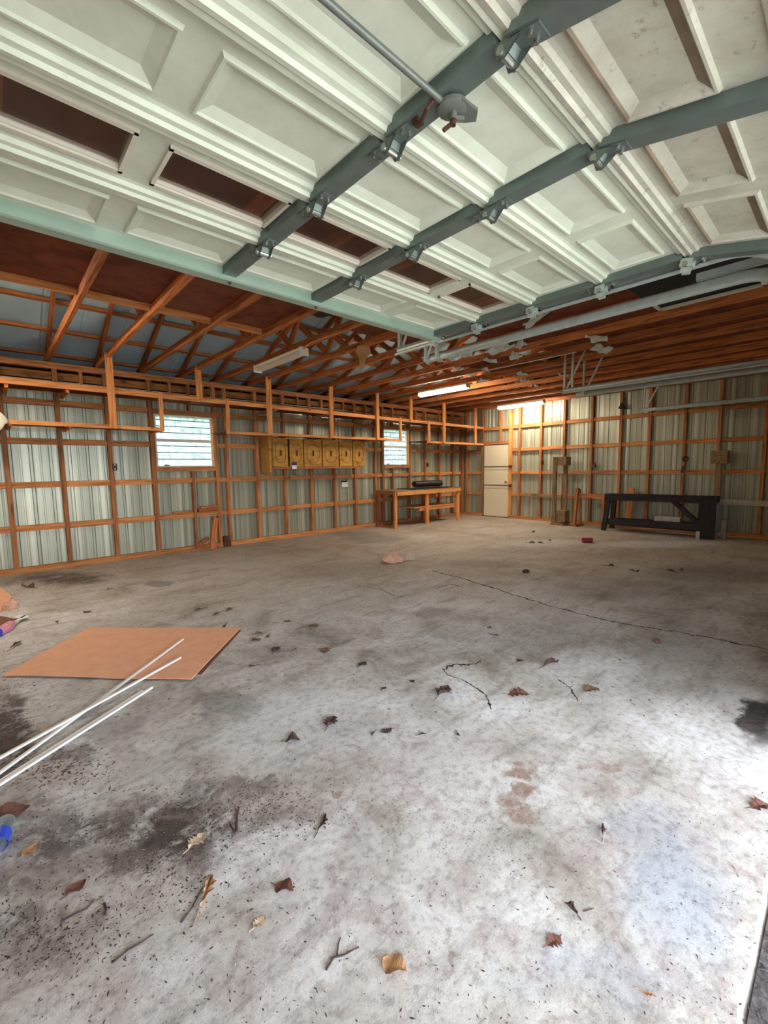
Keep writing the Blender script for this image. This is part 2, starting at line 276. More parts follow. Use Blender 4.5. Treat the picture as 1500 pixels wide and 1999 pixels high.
# ------------------------------------------------------------------ mesh helpers
class MB:
    def __init__(s): s.v = []; s.f = []; s.m = []
    def add(s, vs, fs, mi=0):
        k = len(s.v); s.v += [Vector(p) for p in vs]; s.f += [[i+k for i in f] for f in fs]; s.m += [mi]*len(fs); return s
    def box(s, x0, x1, y0, y1, z0, z1, mi=0):
        vs = [(x, y, z) for x in (x0, x1) for y in (y0, y1) for z in (z0, z1)]
        return s.add(vs, [(0, 1, 3, 2), (4, 6, 7, 5), (0, 4, 5, 1), (2, 3, 7, 6), (0, 2, 6, 4), (1, 5, 7, 3)], mi)
    def cbox(s, x0, x1, y0, y1, z0, z1, c, mi=0):                       # chamfered box
        bm = bmesh.new(); r = bmesh.ops.create_cube(bm, size=1)
        for v in bm.verts: v.co = Vector(((x0+x1)/2+v.co.x*(x1-x0), (y0+y1)/2+v.co.y*(y1-y0), (z0+z1)/2+v.co.z*(z1-z0)))
        bmesh.ops.bevel(bm, geom=bm.edges[:], offset=c, segments=2, affect='EDGES', profile=.6)
        bm.verts.index_update(); s.add([v.co.copy() for v in bm.verts], [[v.index for v in f.verts] for f in bm.faces], mi); bm.free(); return s
    def frame(s, p1, p2):
        d = (Vector(p2)-Vector(p1)).normalized(); up = Vector((0, 0, 1)) if abs(d.z) < .95 else Vector((0, 1, 0))
        y = up.cross(d).normalized(); z = d.cross(y); return d, y, z
    def beam(s, p1, p2, w, h, mi=0):
        p1, p2 = Vector(p1), Vector(p2); d, y, z = s.frame(p1, p2)
        vs = [q+y*a*w/2+z*c*h/2 for q in (p1, p2) for a in (-1, 1) for c in (-1, 1)]
        return s.add(vs, [(0, 1, 3, 2), (4, 6, 7, 5), (0, 4, 5, 1), (2, 3, 7, 6), (0, 2, 6, 4), (1, 5, 7, 3)], mi)
    def cyl(s, p1, p2, r, n=12, r2=None, mi=0, caps=True):
        p1, p2 = Vector(p1), Vector(p2); d, y, z = s.frame(p1, p2); r2 = r if r2 is None else r2
        vs = []
        for q, rr in ((p1, r), (p2, r2)):
            for i in range(n):
                a = 2*PI*i/n; vs.append(q+y*math.cos(a)*rr+z*math.sin(a)*rr)
        fs = [(i, (i+1) % n, n+(i+1) % n, n+i) for i in range(n)]
        if caps: fs += [tuple(range(n-1, -1, -1)), tuple(range(n, 2*n))]
        return s.add(vs, fs, mi)
    def tube(s, pts, r, n=8, mi=0):
        pts = [Vector(p) for p in pts]; vs = []; k = len(pts); rr = r if isinstance(r, (list, tuple)) else [r]*k
        for j, p in enumerate(pts):
            a, c = pts[max(0, j-1)], pts[min(k-1, j+1)]; d, y, z = s.frame(a, c)
            for i in range(n): t = 2*PI*i/n; vs.append(p+y*math.cos(t)*rr[j]+z*math.sin(t)*rr[j])
        fs = [(j*n+i, j*n+(i+1) % n, (j+1)*n+(i+1) % n, (j+1)*n+i) for j in range(k-1) for i in range(n)]
        fs += [tuple(range(n-1, -1, -1)), tuple(range((k-1)*n, k*n))]
        return s.add(vs, fs, mi)
    def sweep(s, path, prof, frames, mi=0, closed=False):               # prof list of (a,b) in each frame (o,u,v)
        n = len(prof); vs = [o+u*a+v*c for (o, u, v) in frames for (a, c) in prof]
        m = n if closed else n-1
        return s.add(vs, [(j*n+i, j*n+(i+1) % n, (j+1)*n+(i+1) % n, (j+1)*n+i) for j in range(len(frames)-1) for i in range(m)], mi)
    def lathe(s, o, prof, axis='Z', n=24, mi=0):
        o = Vector(o); vs = []
        for (r, h) in prof:
            for i in range(n):
                a = 2*PI*i/n; c, d = r*math.cos(a), r*math.sin(a)
                vs.append(o+(Vector((c, d, h)) if axis == 'Z' else Vector((h, c, d)) if axis == 'X' else Vector((c, h, d))))
        return s.add(vs, [(j*n+i, j*n+(i+1) % n, (j+1)*n+(i+1) % n, (j+1)*n+i) for j in range(len(prof)-1) for i in range(n)], mi)
    def mesh(s, name, off=Vector((0, 0, 0))):
        me = bpy.data.meshes.new(name); me.from_pydata([tuple(p-off) for p in s.v], [], s.f); return me
def tag(o, label=None, cat=None, group=None, kind=None):
    for k, v in (('label', label), ('category', cat), ('group', group), ('kind', kind)):
        if v: o[k] = v
    return o
def link(name, me, mats, parent=None, loc=None, smooth=False):
    if not isinstance(mats, (list, tuple)): mats = [mats]
    if not me.materials:
        for m in mats: me.materials.append(m)
    o = bpy.data.objects.new(name, me); COL.objects.link(o)
    if loc is not None: o.location = loc
    if parent: o.parent = parent; o.matrix_parent_inverse = WINV[parent.name]
    WINV[o.name] = (o.parent and Matrix() or Matrix()); WINV[o.name] = worldm(o).inverted()
    if smooth:
        for p in me.polygons: p.use_smooth = True
    return o
WINV = {}
def worldm(o):
    m = o.matrix_basis.copy()
    return m if not o.parent else worldm(o.parent) @ o.matrix_parent_inverse @ m
def build(name, mb, mats, parent=None, smooth=False, calc=True):
    xs = [p.x for p in mb.v]; ys = [p.y for p in mb.v]; zs = [p.z for p in mb.v]
    off = Vector(((min(xs)+max(xs))/2, (min(ys)+max(ys))/2, min(zs)))
    me = mb.mesh(name, off)
    o = link(name, me, mats, parent, off)
    if len(set(mb.m)) > 1:
        for p, i in zip(me.polygons, mb.m): p.material_index = i
    if calc:
        bm = bmesh.new(); bm.from_mesh(me); bmesh.ops.recalc_face_normals(bm, faces=bm.faces[:]); bm.to_mesh(me); bm.free()
    if smooth:
        for p in me.polygons: p.use_smooth = True
        me.set_sharp_from_angle(angle=math.radians(40))
    return o
def empty(name, loc, label=None, cat=None, group=None, kind=None):
    o = bpy.data.objects.new(name, None); COL.objects.link(o); o.location = loc; o.empty_display_size = .1
    WINV[o.name] = Matrix.Translation(-Vector(loc)); return tag(o, label, cat, group, kind)
BEAMS = {}
def beam(name, p1, p2, w, h, mat, parent=None, roll=0):
    """a stick of lumber: own object, local X along the grain, mesh shared between equal sticks"""
    p1, p2 = Vector(p1), Vector(p2); Lg = (p2-p1).length; key = (round(Lg, 3), w, h, mat.name)
    if key not in BEAMS:
        mb = MB(); mb.box(-Lg/2, Lg/2, -w/2, w/2, -h/2, h/2); me = mb.mesh('lumber'); me.materials.append(mat); BEAMS[key] = me
    d, y, z = MB().frame(p1, p2)
    o = bpy.data.objects.new(name, BEAMS[key]); COL.objects.link(o)
    M = Matrix((d, y, z)).transposed().to_4x4(); M.translation = (p1+p2)/2
    if roll: M = M @ Matrix.Rotation(roll, 4, 'X')
    o.matrix_basis = M
    if parent: o.parent = parent; o.matrix_parent_inverse = WINV[parent.name]
    WINV[o.name] = worldm(o).inverted()
    return o

# ------------------------------------------------------------------ dimensions
XL, XW, YW, YF = -1.0, 10.55, 7.97, 0.12      # stud faces: left wall, right wall, back (window) wall; slab front edge
ZC = 3.03                                      # underside of truss chords
RIDGE_Y, SLOPE = 4.10, 0.40
def roof_z(y): return 3.08+.115+SLOPE*((7.97-y) if y > RIDGE_Y else (y-(2*RIDGE_Y-7.97)))   # top of rafters
# ------------------------------------------------------------------ ground and slab
g = MB().box(-40, 60, -40, 50, -.5, -.06); tag(build('ground', g, GRASS), 'green grass ground around the garage', 'ground', kind='structure')
g = MB().box(-4, 12, -.9, YF-.02, -.2, -.008); tag(build('driveway', g, DRIVE), 'dark gravel strip in front of the concrete slab', 'driveway', kind='structure')
g = MB().box(-6, 14, -22, -.9, -.2, -.045); tag(build('driveway', g, DRIVEL), 'unseen concrete driveway in front of the garage, made pale to bounce light in', 'driveway', kind='structure')  # out of view, pale to throw sky light up at the open door
mbf = MB(); nx = 150
edge = [(XL-.1+i*(XW+.25-XL+.1)/nx) for i in range(nx+1)]
vs = []
for x in edge:
    e = YF+.012*noise.noise(Vector((x*9, 0, 3)))+.006*noise.noise(Vector((x*37, 0, 8)))
    vs += [(x, e, 0), (x, 8.2, 0), (x, e-.03, -.03)]
fs = []
for i in range(nx):
    a = i*3; fs += [(a, a+3, a+4, a+1), (a, a+2, a+5, a+3)]
mbf.add(vs, fs)
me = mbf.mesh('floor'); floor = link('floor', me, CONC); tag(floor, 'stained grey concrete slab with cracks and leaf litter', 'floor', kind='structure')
def ribbon(pts, w, z=.0012, jit=.6, sub=22):
    P = []
    for a, c in zip(pts, pts[1:]):
        for k in range(sub): P.append(a.lerp(c, k/sub))
    P.append(pts[-1]); vs = []; n = len(P)
    for i, p in enumerate(P):
        d = (P[min(n-1, i+1)]-P[max(0, i-1)]).normalized(); s_ = Vector((-d.y, d.x, 0))
        j = s_*(noise.noise(p*9)*w*2.2*jit+noise.noise(p*40)*w*.8); ww = w*(.18+.95*abs(noise.noise(p*31+Vector((5, 1, 2)))))*(0.3 if i in (0, n-1) else 1)
        vs += [p+j+s_*ww+Vector((0, 0, z)), p+j-s_*ww+Vector((0, 0, z))]
    return MB().add(vs, [(2*i, 2*i+1, 2*i+3, 2*i+2) for i in range(n-1)])
for pts, w in (([(845, 1114), (900, 1129), (1000, 1160), (1100, 1190), (1200, 1215), (1290, 1229), (1390, 1245), (1500, 1268)], .026),
               ([(868, 1305), (885, 1298), (920, 1295), (940, 1290)], .024), ([(865, 1305), (880, 1320), (920, 1335), (950, 1358), (958, 1385)], .010),
               ([(700, 1143), (740, 1150), (770, 1163), (790, 1166)], .014), ([(1090, 1325), (1115, 1345), (1130, 1370)], .012), ([(850, 1150), (880, 1140), (905, 1146)], .016)):
    build('crack', ribbon([floor_px(*p) for p in pts], w), CRACK, floor, calc=False)

# ------------------------------------------------------------------ siding
PER = .2286
BRK = [(0, 0), (.010, .016), (.038, .016), (.048, 0), (.118, 0), (.123, .005), (.140, .005), (.145, 0)]
def rib_pts(a, b):
    out = [(a, 0)]
    k = math.floor(a/PER)-1
    while k*PER < b:
        for t, d in BRK:
            x = k*PER+t
            if a+.004 < x < b-.004: out.append((x, d))
        k += 1
    return out+[(b, 0)]
def sheet(name, a, b, z0, z1, place, mat, parent):
    """one ribbed metal sheet; place(u, depth, z) -> world"""
    pr = rib_pts(a, b); mb = MB()
    vs = [place(u, d, z) for z in (z0, z1) for u, d in pr]; n = len(pr)
    mb.add(vs, [(i, i+1, n+i+1, n+i) for i in range(n-1)])
    return build(name, mb, mat, parent, calc=False)
def spans(a, b, w, cuts):
    e = [a]; x = a
    while x+w < b-.15: x += w; e.append(x)
    e.append(b); e = sorted(set([q for q in e if all(abs(q-c) > .12 for c in cuts)]+[c for c in cuts]+[a, b])); return list(zip(e, e[1:]))
WIN = [(2.13, 3.085, 1.50, 2.39), (7.34, 8.19, 1.50, 2.41)]
SB, SR = YW+.095, XW+.095
wall_back = empty('wall_back', (5, SB, 0), 'back wall of bare wooden studs and pale ribbed metal siding with two windows', 'wall', kind='structure')
for a, b in spans(XL-.1, XW+.1, .9144, [q for w in WIN for q in w[:2]]):
    w = [q for q in WIN if q[0] <= (a+b)/2 <= q[1]]
    for z0, z1 in ([(0.0, w[0][2]), (w[0][3], 2.62)] if w else [(0.0, 2.62)]):
        sheet('siding_sheet', a, b, z0, z1, lambda u, d, z: (u, SB+d, z), SIDING, wall_back)
for k, (z0, z1) in enumerate(((2.60, 2.765), (2.785, 2.895))):
    for a, b in ((XL-.1, 2.6), (2.603, 6.2), (6.203, XW+.1)): beam('eave_board', (a, SB-.012, (z0+z1)/2), (b, SB-.012, (z0+z1)/2), .02, z1-z0, W_BOARD, wall_back)
build('sheathing', MB().box(XL-.1, XW+.1, SB+.03, SB+.05, 2.50, 2.89), TAR, wall_back)
studs = [-.41, .208, .832, 1.458, 2.075, 3.135, 3.333, 3.936, 4.542, 5.177, 5.805, 6.406, 7.037, 7.285, 8.24, 8.854, 9.454, 10.053, 10.46, 10.53]
for x in studs:
    w = .07 if x == 2.075 else .058
    beam('stud', (x, YW+.0445, .078), (x, YW+.0445, 2.93), w, .089, W_STUD, wall_back)
for x in (2.70, 7.627):
    beam('cripple_stud', (x, YW+.0445, .078), (x, YW+.0445, 1.425), .042, .089, W_STUD, wall_back)
    beam('cripple_stud', (x, YW+.0445, 2.47), (x, YW+.0445, 2.93), .042, .089, W_STUD, wall_back)
for x in (1.15, 2.40, 2.95, 4.3, 4.9, 5.5, 6.1, 6.75, 8.5, 9.75): beam('cripple_stud', (x, YW+.05, 2.62), (x, YW+.05, 2.93), .042, .07, W_STUD, wall_back)
allst = sorted(studs)
for z in (.637, 1.258, 1.883, 2.445):
    for a, b in zip([XL]+allst, allst+[XW+.08]):
        if b-a < .09: continue
        if z in (1.883,) and any(w[0]-.1 < (a+b)/2 < w[1]+.1 for w in WIN): continue
        m_ = .0225
        if z == 2.445 and any(w[0]-.1 < (a+b)/2 < w[1]+.1 for w in WIN):
            beam('window_header', (a+m_, YW+.045, 2.435), (b-m_, YW+.045, 2.435), .08, .07, W_STUD, wall_back); continue
        beam('girt', (a+m_, YW+.058, z), (b-m_, YW+.058, z), .06, .085, W_GIRT, wall_back)
for w in WIN: beam('window_sill_plate', (w[0]-.02, YW+.044, 1.455), (w[1]+.02, YW+.044, 1.455), .088, .06, W_STUD, wall_back)
for a, b in ((XL, 3.1), (3.103, 7.0), (7.003, XW+.08)):
    beam('bottom_plate', (a, YW+.048, .039), (b, YW+.048, .039), .09, .077, W_GIRT, wall_back)
    beam('top_plate', (a, YW+.045, 2.975), (b, YW+.045, 2.975), .092, .09, W_STUD, wall_back)
build('soffit', MB().box(XL-.1, XW+.1, SB+.02, 8.48, 2.86, 2.89), TAR, wall_back)
build('fascia', MB().box(XL-.1, XW+.1, 8.46, 8.49, 2.80, 3.20), TAR, wall_back)
beam('white_cable', (XL, YW+.02, 2.755), (6.3, YW+.02, 2.745), .006, .008, PVC, wall_back)

wall_right = empty('wall_right', (SR, 4, 0), 'right gable wall of bare studs and pale ribbed metal siding around a white door', 'wall', kind='structure')
D1 = (6.47, 7.27, 2.04)
for a, b in spans(-.1, 8.1, .9144, [D1[0], D1[1]]):
    isd = D1[0] <= (a+b)/2 <= D1[1]
    sheet('siding_sheet', a, b, D1[2] if isd else 0, 3.14, lambda u, d, z: (SR+d, u, z), SIDING, wall_right)
rst = [.55, 1.175, 1.857, 2.425, 3.065, 3.645, 4.275, 4.935, 5.54, 6.145, 6.42, 7.32, 7.88]
for y in rst:
    wide = .09 if abs(y-6.42) < .01 else .055
    beam('stud', (XW+.0445, y, .078), (XW+.0445, y, 3.03), .089, wide, W_BRIGHT if abs(y-6.42) < .01 else W_STUD, wall_right)
beam('cripple_stud', (XW+.0445, 6.74, 2.13), (XW+.0445, 6.74, 3.03), .089, .045, W_STUD, wall_right)
for z in (.665, 1.255, 1.877, 2.487):
    for a, b in zip([.12]+rst, rst+[7.97]):
        if b-a < .12: continue
        if z < 2.1 and 6.4 < (a+b)/2 < 7.3: continue
        beam('girt', (XW+.06, a+.0225, z), (XW+.06, b-.0225, z), .06, .082, W_GIRT, wall_right)
beam('door_header', (XW+.044, 6.46, 2.085), (XW+.044, 7.30, 2.085), .088, .08, W_STUD, wall_right)
for a, b in ((.12, 3.4), (3.403, 6.44), (7.3, 7.97)): beam('bottom_plate', (XW+.048, a, .039), (XW+.048, b, .039), .09, .077, W_GIRT, wall_right)
build('gable_panel', MB().add([(SR+.03, -.4, 2.9), (SR+.03, 8.5, 2.9), (SR+.03, 8.5, 3.1), (SR+.03, RIDGE_Y, 4.9), (SR+.03, -.4, 3.1)], [(0, 1, 2, 3, 4)]), TAR, wall_right)

wall_left = empty('wall_left', (XL-.1, 4, 0), 'left gable wall of bare studs and pale ribbed metal siding', 'wall', kind='structure')
for a, b in spans(-.1, 8.1, .9144, []): sheet('siding_sheet', a, b, 0, 3.14, lambda u, d, z: (XL-.095-d, u, z), SIDING, wall_left)
ls = [.2+.615*i for i in range(13)]
for y in ls: beam('stud', (XL-.0445, y, .078), (XL-.0445, y, 3.03), .089, .045, W_STUD, wall_left)
for z in (.637, 1.258, 1.883, 2.445):
    for a, b in zip(ls, ls[1:]): beam('girt', (XL-.06, a+.0225, z), (XL-.06, b-.0225, z), .06, .085, W_GIRT, wall_left)
beam('bottom_plate', (XL-.045, .15, .039), (XL-.045, 7.97, .039), .09, .077, W_GIRT, wall_left)
build('gable_panel', MB().add([(XL-.13, -.4, 2.9), (XL-.13, 8.5, 2.9), (XL-.13, 8.5, 3.1), (XL-.13, RIDGE_Y, 4.9), (XL-.13, -.4, 3.1)], [(0, 1, 2, 3, 4)]), TAR, wall_left)

# front wall with three bays (bay 1 open)
BAYS = [(-.16, 2.96), (3.50, 6.62), (7.00, 10.2)]
ZO = 2.42
wall_front = empty('wall_front', (5, 0, 0), 'front wall of wooden jambs and header around three garage door bays', 'wall', kind='structure')
for a, b in ((XL-.1, BAYS[0][0]), (BAYS[0][1], BAYS[1][0]), (BAYS[1][1], BAYS[2][0]), (BAYS[2][1], XW+.1)):
    build('jamb_panel', MB().box(a, b, -.12, -.03, -.04, 3.1), W_STUD, wall_front)
for a, b in BAYS: build('header_panel', MB().box(a, b, -.12, -.03, ZO, 3.1), W_STUD, wall_front)
build('soffit', MB().box(XL-.1, XW+.1, -3.0, -.12, 2.86, 2.89), WHITEP, wall_front)  # carried far forward as an added canopy, keeping sky light off the near slab
build('fascia', MB().box(XL-.1, XW+.1, -.42, -.40, 2.89, 3.20), TAR, wall_front)
build('added_canopy_fascia', MB().box(XL-.1, XW+.1, -3.04, -3.0, 2.60, 2.95), WHITEP, wall_front)  # low front edge of the added canopy, cuts high sky light
for x_ in (XL, 3.23, 6.8, XW): beam('added_canopy_post', (x_, -2.9, -.05), (x_, -2.9, 2.86), .1, .1, W_STUD, wall_front)  # posts under the added, unseen canopy

# ------------------------------------------------------------------ roof and trusses (the ceiling)
ceiling = empty('ceiling', (5, RIDGE_Y, 3.03), 'open roof of wooden trusses and purlins under blue-grey metal sheets', 'ceiling', kind='structure')
YE, YE2 = 8.49, 2*RIDGE_Y-8.49
for a, b in spans(XL-.15, XW+.15, .9144, []):
    for y0, y1 in ((YE, RIDGE_Y), (YE2, RIDGE_Y)):
        pr = [(a, 0), (a+.012, .016), (a+.03, .016), (a+.042, 0), ((a+b)/2-.02, 0), ((a+b)/2-.01, .006), ((a+b)/2+.01, .006), ((a+b)/2+.02, 0), (b, 0)]; n = len(pr)
        vs = [(u, y, roof_z(y)+.05+d) for y in (y0, y1) for u, d in pr]
        build('roof_sheet', MB().add(vs, [(i, i+1, n+i+1, n+i) for i in range(n-1)]), ROOF, ceiling, calc=False)
for k in range(8):
    for sg in (1, -1):
        y = RIDGE_Y+sg*(8.13-.55*k-RIDGE_Y)
        z = roof_z(y)+.022
        beam('purlin', (XL-.12, y, z), (XW+.12, y, z), .085, .040, W_RAFT, ceiling)
TX = [.77+.615*k for k in range(-2, 16)]+[10.50]
for x in TX:
    jz = 0
    beam('truss_chord', (x, YE2+.03, ZC+.045), (x, YE-.03, ZC+.045), .040, .09, W_RAFT, ceiling)
    for y0, y1 in ((YE-.02, RIDGE_Y), (YE2+.02, RIDGE_Y)):
        beam('rafter', (x, y0, roof_z(y0)-.048), (x, y1, roof_z(y1)-.048), .040, .09, W_RAFT, ceiling)
    for sg in (1, -1):
        yb = RIDGE_Y+sg*1.28; ym = RIDGE_Y+sg*2.15
        beam('truss_web', (x+.001, yb, ZC+.09), (x+.001, ym, roof_z(ym)-.09), .038, .085, W_RAFT, ceiling)
        beam('truss_web', (x-.001, yb+sg*.06, ZC+.09), (x-.001, RIDGE_Y+sg*.03, roof_z(RIDGE_Y)-.12), .038, .085, W_RAFT, ceiling)
        for (px_, pz_) in ((yb, ZC+.10), (ym, roof_z(ym)-.07)): pass
# hardboard laid over the chords (attic floor), with gaps
def attic(x0, x1, y0, y1, z=ZC+.092):
    o = build('attic_board', MB().box(x0, x1, y0, y1, z, z+.012), W_BROWN, ceiling); return o
for (x0, x1, y0, y1) in ((XL, .16, .3, 4.98), (.165, 1.38, .3, 4.98), (1.385, 2.60, .3, 4.97), (3.24, 4.46, .9, 4.35), (4.465, 5.69, .3, 3.5), (5.695, 6.92, .3, 3.2), (6.925, 8.15, .3, 4.2), (8.155, 9.38, .3, 4.4), (9.385, 10.5, .3, 4.6), (2.62, 3.22, .3, 3.6), (3.24, 4.46, .3, .88), (6.0, 6.9, 3.6, 4.6)):
    attic(x0, x1, y0, y1)
beam('edge_batten', (XL, 5.02, ZC+.075), (2.62, 5.02, ZC+.075), .04, .07, W_RACK, ceiling)
# ------------------------------------------------------------------ windows and the white door
def window(name, w, label, bars):
    x0, x1, z0, z1 = w; r = empty(name, ((x0+x1)/2, YW+.07, z0), label, 'window', kind='structure')
    y = YW+.075; t = .022
    zm = (z0+z1)/2+.01
    build('window_frame', MB().box(x0, x0+t, y-.02, y+.05, z0, z1).box(x1-t, x1, y-.02, y+.05, z0, z1).box(x0+t, x1-t, y-.02, y+.05, z1-t, z1).box(x0+t, x1-t, y-.02, y+.05, z0, z0+t), WHITEP, r)
    build('meeting_rail', MB().box(x0+t, x1-t, y-.012, y+.02, zm-.025, zm+.025), WHITEP, r)
    for a, b in ((z0+t, zm-.025), (zm+.025, z1-t)):
        build('window_pane', MB().box(x0+t, x1-t, y+.024, y+.028, a, b), PANE, r)
        for k in range(1, bars+1):
            zz = a+(b-a)*k/(bars+.6); build('horizontal_bar', MB().box(x0+t, x1-t, y+.008, y+.015, zz-.0065, zz+.0065), STEELD, r)
    build('window_latch', MB().box(x0+.12, x0+.2, y-.03, y-.012, z0+t, z0+t+.018), STEELD, r)
    beam('side_casing', (x1+.012, YW+.035, z0-.01), (x1+.012, YW+.035, z1), .024, .07, W_BRIGHT, r)
    return r
window('window_1', WIN[0], 'wide two-sash window with thin horizontal bars left of the wooden cabinet', 3)
window('window_2', WIN[1], 'narrow two-sash window with thin horizontal bars above the workbench', 3)
d1 = empty('door_1', (XW+.03, 6.87, 0), 'white flush door with two horizontal lines in the right wall', 'door', kind='structure')
build('door_slab', MB().cbox(XW+.02, XW+.06, D1[0]+.005, D1[1]-.005, .02, D1[2]-.01, .003), CREAM, d1)
for z in (1.425, .905):
    build('horizontal_strap', MB().box(XW+.008, XW+.02, D1[0]-.05, D1[1]-.02, z-.010, z+.010), STEELD, d1)
    build('strap_bracket', MB().cbox(XW-.03, XW+.005, D1[0]-.12, D1[0]-.03, z-.035, z+.035, .01), RUSTD, d1)
    build('strap_ledge', MB().box(XW+.010, XW+.02, D1[0]+.01, D1[1]-.02, z-.075, z-.035), CREAM, d1)
build('leak_stop_sill', MB().box(XW+.02, SR+.06, D1[0]-.02, D1[1]+.02, 0, .019), STEELD, d1)  # dark sill added to stop daylight leaking under the door
build('leak_stop_panel', MB().box(SR+.0, SR+.02, D1[0]-.02, D1[1]+.02, 0, D1[2]+.06), STEELD, d1)  # unseen panel added behind the slab to keep daylight out
kn = MB().lathe((XW+.02, D1[0]+.07, 1.0), [(.0, -.06), (.02, -.058), (.028, -.045), (.022, -.03), (.012, -.024), (.012, -.008), (.03, -.004), (.03, 0)], 'X', 16)
build('door_knob', kn, STEELB, d1, smooth=True)

# ------------------------------------------------------------------ open garage door overhead
DX0, DX1, ZD, HS = -.15, 2.95, 2.57, .465
SEAMY = [2.545, 2.08, 1.615, 1.15, .685]
TILT = math.radians(12.5)
PAN = [(-.02+.5875*i, .47+.5875*i) for i in range(5)]
gd = empty('garage_door', (1.4, 1.6, ZD), 'white panelled sectional garage door rolled open overhead with one row of windows', 'garage door')
def lift(o, k):                                     # door-local (y measured from the section's inner edge) to world
    M = Matrix.Translation((0, SEAMY[k], ZD)) @ (Matrix.Rotation(TILT, 4, 'X') if k == 4 else Matrix())
    o.matrix_basis = M
    WINV[o.name] = worldm(o).inverted(); return o
def dpart(name, mb, mat, k, parent, smooth=False):
    me = mb.mesh(name); bm = bmesh.new(); bm.from_mesh(me); bmesh.ops.recalc_face_normals(bm, faces=bm.faces[:]); bm.to_mesh(me); bm.free()
    o = bpy.data.objects.new(name, me); COL.objects.link(o)
    for m in (mat if isinstance(mat, (list, tuple)) else [mat]): me.materials.append(m)
    if len(set(mb.m)) > 1:
        for p, i in zip(me.polygons, mb.m): p.material_index = i
    o.parent = parent; o.matrix_parent_inverse = WINV[parent.name]
    if smooth:
        for p in me.polygons: p.use_smooth = True
        me.set_sharp_from_angle(angle=math.radians(40))
    return lift(o, k)
PY0, PY1 = -.365, -.10                               # panel rows inside a section
def strip(mb, prof, x0, x1):                         # profile (y,z) swept along x, thin shell
    n = len(prof); vs = [(x, y, z) for x in (x0, x1) for y, z in prof]
    mb.add(vs, [(i, i+1, n+i+1, n+i) for i in range(n-1)])
for k in range(5):
    dm = DOORD if k == 4 else DOORW
    HS = .54 if k == 4 else .465
    mb = MB()
    # rolled rail at the inner edge, step, then flat skin
    strip(mb, [(-.002, 0.02), (-.002, -.034), (-.020, -.036), (-.026, -.022), (-.046, -.020), (-.052, -.004), (-.066, 0), (PY1, 0)], DX0, DX1)
    strip(mb, [(PY0, 0), (-HS+.060, 0), (-HS+.052, -.012), (-HS+.030, -.014), (-HS+.024, -.030), (-HS+.003, -.030), (-HS+.003, .02)], DX0, DX1)
    xs = [DX0]+[q for p in PAN for q in p]+[DX1]
    for a, b in zip(xs[0::2], xs[1::2]): mb.add([(a, PY0, 0), (b, PY0, 0), (b, PY1, 0), (a, PY1, 0)], [(0, 1, 2, 3)])
    sec = dpart('door_section', mb, dm, k, gd)
    # outer skin
    mo = MB()
    if k == 1:
        xs2 = xs; mo.add([(DX0, -HS, .03), (DX1, -HS, .03), (DX1, PY0, .03), (DX0, PY0, .03)], [(0, 1, 2, 3)]); mo.add([(DX0, PY1, .03), (DX1, PY1, .03), (DX1, 0, .03), (DX0, 0, .03)], [(0, 1, 2, 3)])
        for a, b in zip(xs2[0::2], xs2[1::2]): mo.add([(a, PY0, .03), (b, PY0, .03), (b, PY1, .03), (a, PY1, .03)], [(0, 1, 2, 3)])
    else: mo.add([(DX0, -HS, .03), (DX1, -HS, .03), (DX1, 0, .03), (DX0, 0, .03)], [(0, 1, 2, 3)])
    dpart('outer_skin', mo, DOORW, k, sec)
    for a, b in PAN:
        if k == 1:
            mf = MB(); t = .014
            for (q0, q1, r0, r1) in ((a, b, PY1-t, PY1+.006), (a, b, PY0-.006, PY0+t), (a, a+t, PY0, PY1), (b-t, b, PY0, PY1)): mf.box(q0, q1, r0, r1, -.012, .03)
            mf.box(a+t, b-t, PY0+t, PY0+t+.008, -.004, .02); mf.box(a+t, b-t, PY1-t-.008, PY1-t, -.004, .02)
            dpart('window_frame', mf, WHITEP, k, sec)
            dpart('window_pane', MB().box(a+t, b-t, PY0+t, PY1-t, .010, .014), DPANE, k, sec)
        else:
            def ring(i, z): return [(a+i, PY0+i, z), (b-i, PY0+i, z), (b-i, PY1-i, z), (a+i, PY1-i, z)]
            vs = ring(0, 0)+ring(.006, -.013)+ring(.014, -.013)+ring(.02, -.006)+ring(.055, .010)+ring(.058, .010)
            fs = []
            for r_ in range(5):
                for i in range(4): fs.append((r_*4+i, r_*4+(i+1) % 4, r_*4+4+(i+1) % 4, r_*4+4+i))
            fs.append((20, 21, 22, 23))
            mbp = MB().add(vs, fs)
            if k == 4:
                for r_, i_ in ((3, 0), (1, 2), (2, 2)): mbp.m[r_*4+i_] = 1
            dpart('raised_panel', mbp, [dm, BEVELD] if k == 4 else dm, k, sec)
